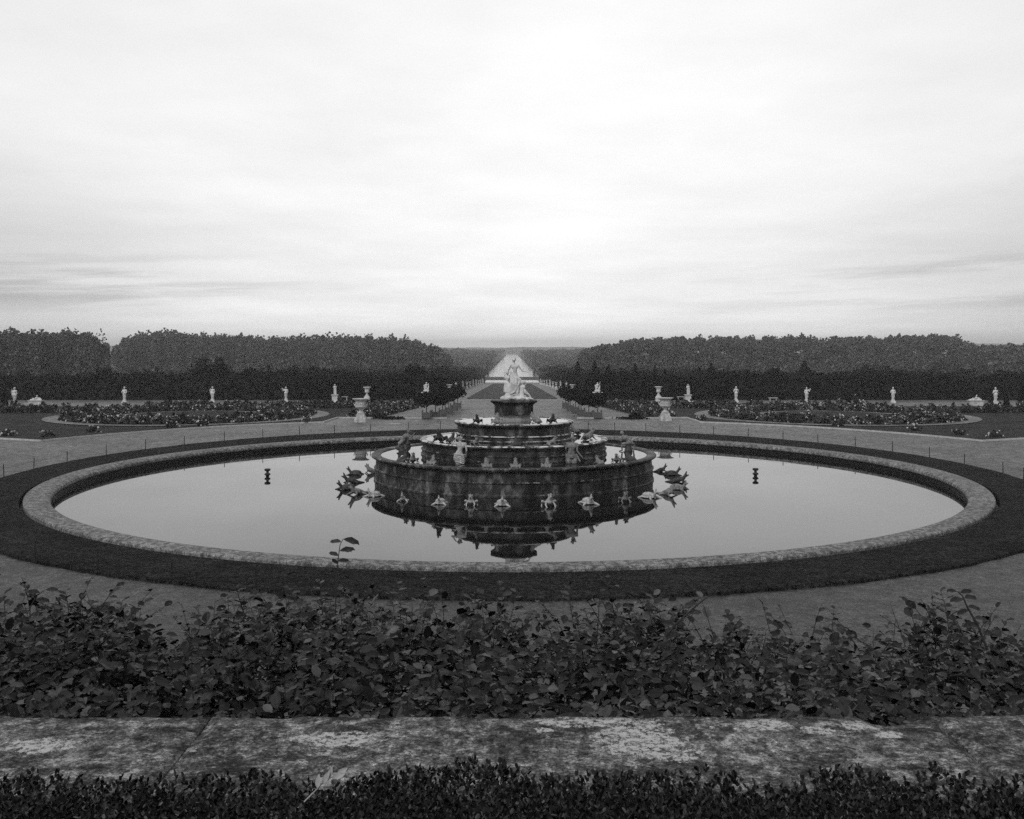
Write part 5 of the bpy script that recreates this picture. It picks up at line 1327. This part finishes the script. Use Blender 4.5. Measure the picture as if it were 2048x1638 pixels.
# ================================================================== AIR, LIGHT, SKY, CAMERA
def haze():
    bm = bm_new(); x, y0, y1, z0, z1 = 4800, -150, 4600, -7.5, 44
    vs = [bm.verts.new(p) for p in ((-x, y0, z0), (x, y0, z0), (x, y1, z0), (-x, y1, z0), (-x, y0, z1), (x, y0, z1), (x, y1, z1), (-x, y1, z1))]
    for f in ((0, 3, 2, 1), (4, 5, 6, 7), (0, 1, 5, 4), (1, 2, 6, 5), (2, 3, 7, 6), (3, 0, 4, 7)): bm.faces.new([vs[i] for i in f])
    m = bpy.data.materials.new('haze'); m.use_nodes = True; nt = m.node_tree; nt.nodes.clear()
    out = nt.nodes.new('ShaderNodeOutputMaterial'); v = nt.nodes.new('ShaderNodeVolumePrincipled')
    v.inputs['Color'].default_value = (.97, .97, .97, 1); v.inputs['Density'].default_value = HAZE; v.inputs['Anisotropy'].default_value = .62
    nt.links.new(v.outputs[0], out.inputs['Volume'])
    tag(bm_done(bm, 'haze', m), kind='stuff')
HAZE = .00041
haze()
sun = bpy.data.lights.new('sun', 'SUN'); sun.energy = 1.5; sun.angle = math.radians(25); sun.color = (1, 1, 1)
so = bpy.data.objects.new('sun', sun); col.objects.link(so)
SEL, SAZ = math.radians(42), math.radians(205)        # elevation; azimuth clockwise from +Y (behind the camera, left)
d = Vector((math.sin(SAZ)*math.cos(SEL), math.cos(SAZ)*math.cos(SEL), math.sin(SEL)))
so.rotation_euler = d.to_track_quat('Z', 'Y').to_euler()
w = bpy.data.worlds.new('World'); sc.world = w; w.use_nodes = True; nt = w.node_tree; nt.nodes.clear()
out = nt.nodes.new('ShaderNodeOutputWorld'); bg = nt.nodes.new('ShaderNodeBackground'); nt.links.new(bg.outputs[0], out.inputs[0])
sky = nt.nodes.new('ShaderNodeTexSky'); sky.sky_type = 'NISHITA'; sky.sun_disc = False; sky.sun_elevation = SEL; sky.sun_rotation = SAZ
bw = nt.nodes.new('ShaderNodeRGBToBW'); nt.links.new(sky.outputs[0], bw.inputs[0])
tc = nt.nodes.new('ShaderNodeTexCoord').outputs['Generated']
sx = nt.nodes.new('ShaderNodeSeparateXYZ'); nt.links.new(tc, sx.inputs[0]); X, Y, Z = sx.outputs
# overcast luminance: bright glow ahead, dimmer to the sides, overhead and behind
hyp = math_(nt, 'SQRT', math_(nt, 'ADD', math_(nt, 'ADD', math_(nt, 'MULTIPLY', X, X), math_(nt, 'MULTIPLY', Y, Y)), .0001))
yn = math_(nt, 'DIVIDE', Y, hyp)
front = ramp(nt, math_(nt, 'ADD', math_(nt, 'MULTIPLY', yn, .5), .5), [(0, .42), (.5, .50), (.85, .62), (.945, .72), (.985, .99), (1, 1.08)])
front2 = ramp(nt, math_(nt, 'ADD', math_(nt, 'MULTIPLY', yn, .5), .5), [(0, .42), (.5, .52), (.85, .78), (.945, .88), (.985, .97), (1, 1.0)])
front = mixv(nt, ramp(nt, Z, [(.04, 0), (.22, 1)]), front, front2)
elev = ramp(nt, Z, [(0, 1.10), (.025, 1.04), (.06, .96), (.10, .96), (.20, 1.0), (.36, 1.0), (.55, .7), (1, .55)])
lum = math_(nt, 'MULTIPLY', front, elev)
# cloud layer projected on a plane overhead
zz = math_(nt, 'ADD', math_(nt, 'MAXIMUM', Z, 0.0), .07)
cv = nt.nodes.new('ShaderNodeCombineXYZ'); nt.links.new(math_(nt, 'DIVIDE', X, zz), cv.inputs[0]); nt.links.new(math_(nt, 'DIVIDE', Y, zz), cv.inputs[1])
c1 = noise(nt, cv.outputs[0], .9, 8, .6, (.8, 1.0, 1)); c2 = noise(nt, cv.outputs[0], .35, 5, .55, (1.3, .8, 1))
cl = math_(nt, 'ADD', math_(nt, 'MULTIPLY', ramp(nt, c1, [(.36, -.0), (.64, 1)]), .08), math_(nt, 'MULTIPLY', ramp(nt, c2, [(.38, 0), (.62, 1)]), .14))
lum = math_(nt, 'MULTIPLY', lum, math_(nt, 'ADD', .84, cl))
# long grey streaks low over the horizon, away from the glow
sv = nt.nodes.new('ShaderNodeCombineXYZ'); nt.links.new(math_(nt, 'MULTIPLY', X, 2.2), sv.inputs[0]); nt.links.new(math_(nt, 'SUBTRACT', math_(nt, 'MULTIPLY', Z, 34), math_(nt, 'MULTIPLY', X, 1.6)), sv.inputs[1])
st = ramp(nt, noise(nt, sv.outputs[0], 1.1, 7, .62), [(.47, 0), (.57, 1)])
lo = ramp(nt, Z, [(.030, 0), (.048, 1), (.068, 1), (.095, 0)])
sd = ramp(nt, math_(nt, 'ABSOLUTE', X), [(.12, 0), (.36, 1)])
lum = math_(nt, 'MULTIPLY', lum, math_(nt, 'SUBTRACT', 1, math_(nt, 'MULTIPLY', math_(nt, 'MULTIPLY', math_(nt, 'MULTIPLY', st, lo), sd), .30)))
tot = math_(nt, 'ADD', math_(nt, 'MULTIPLY', lum, 1.04), math_(nt, 'MULTIPLY', bw.outputs[0], .005))
nt.links.new(tot, bg.inputs['Color']); bg.inputs['Strength'].default_value = 1.0
cam = bpy.data.cameras.new('camera'); co = bpy.data.objects.new('camera', cam); col.objects.link(co)
co.location = (0, 0, CZ); co.rotation_euler = (PI/2, 0, 0); cam.sensor_width = 36; cam.sensor_fit = 'HORIZONTAL'; cam.lens = 36*F/2048
cam.shift_y = -(819-HZ)/2048; cam.clip_start = .05; cam.clip_end = 20000
sc.camera = co
sc.view_settings.view_transform = 'Standard'; sc.view_settings.look = 'None'; sc.view_settings.exposure = 0; sc.view_settings.gamma = 1
sc.cycles.max_bounces = 6; sc.cycles.diffuse_bounces = 3; sc.cycles.volume_bounces = 1; sc.cycles.glossy_bounces = 3
sc.cycles.use_denoising = False
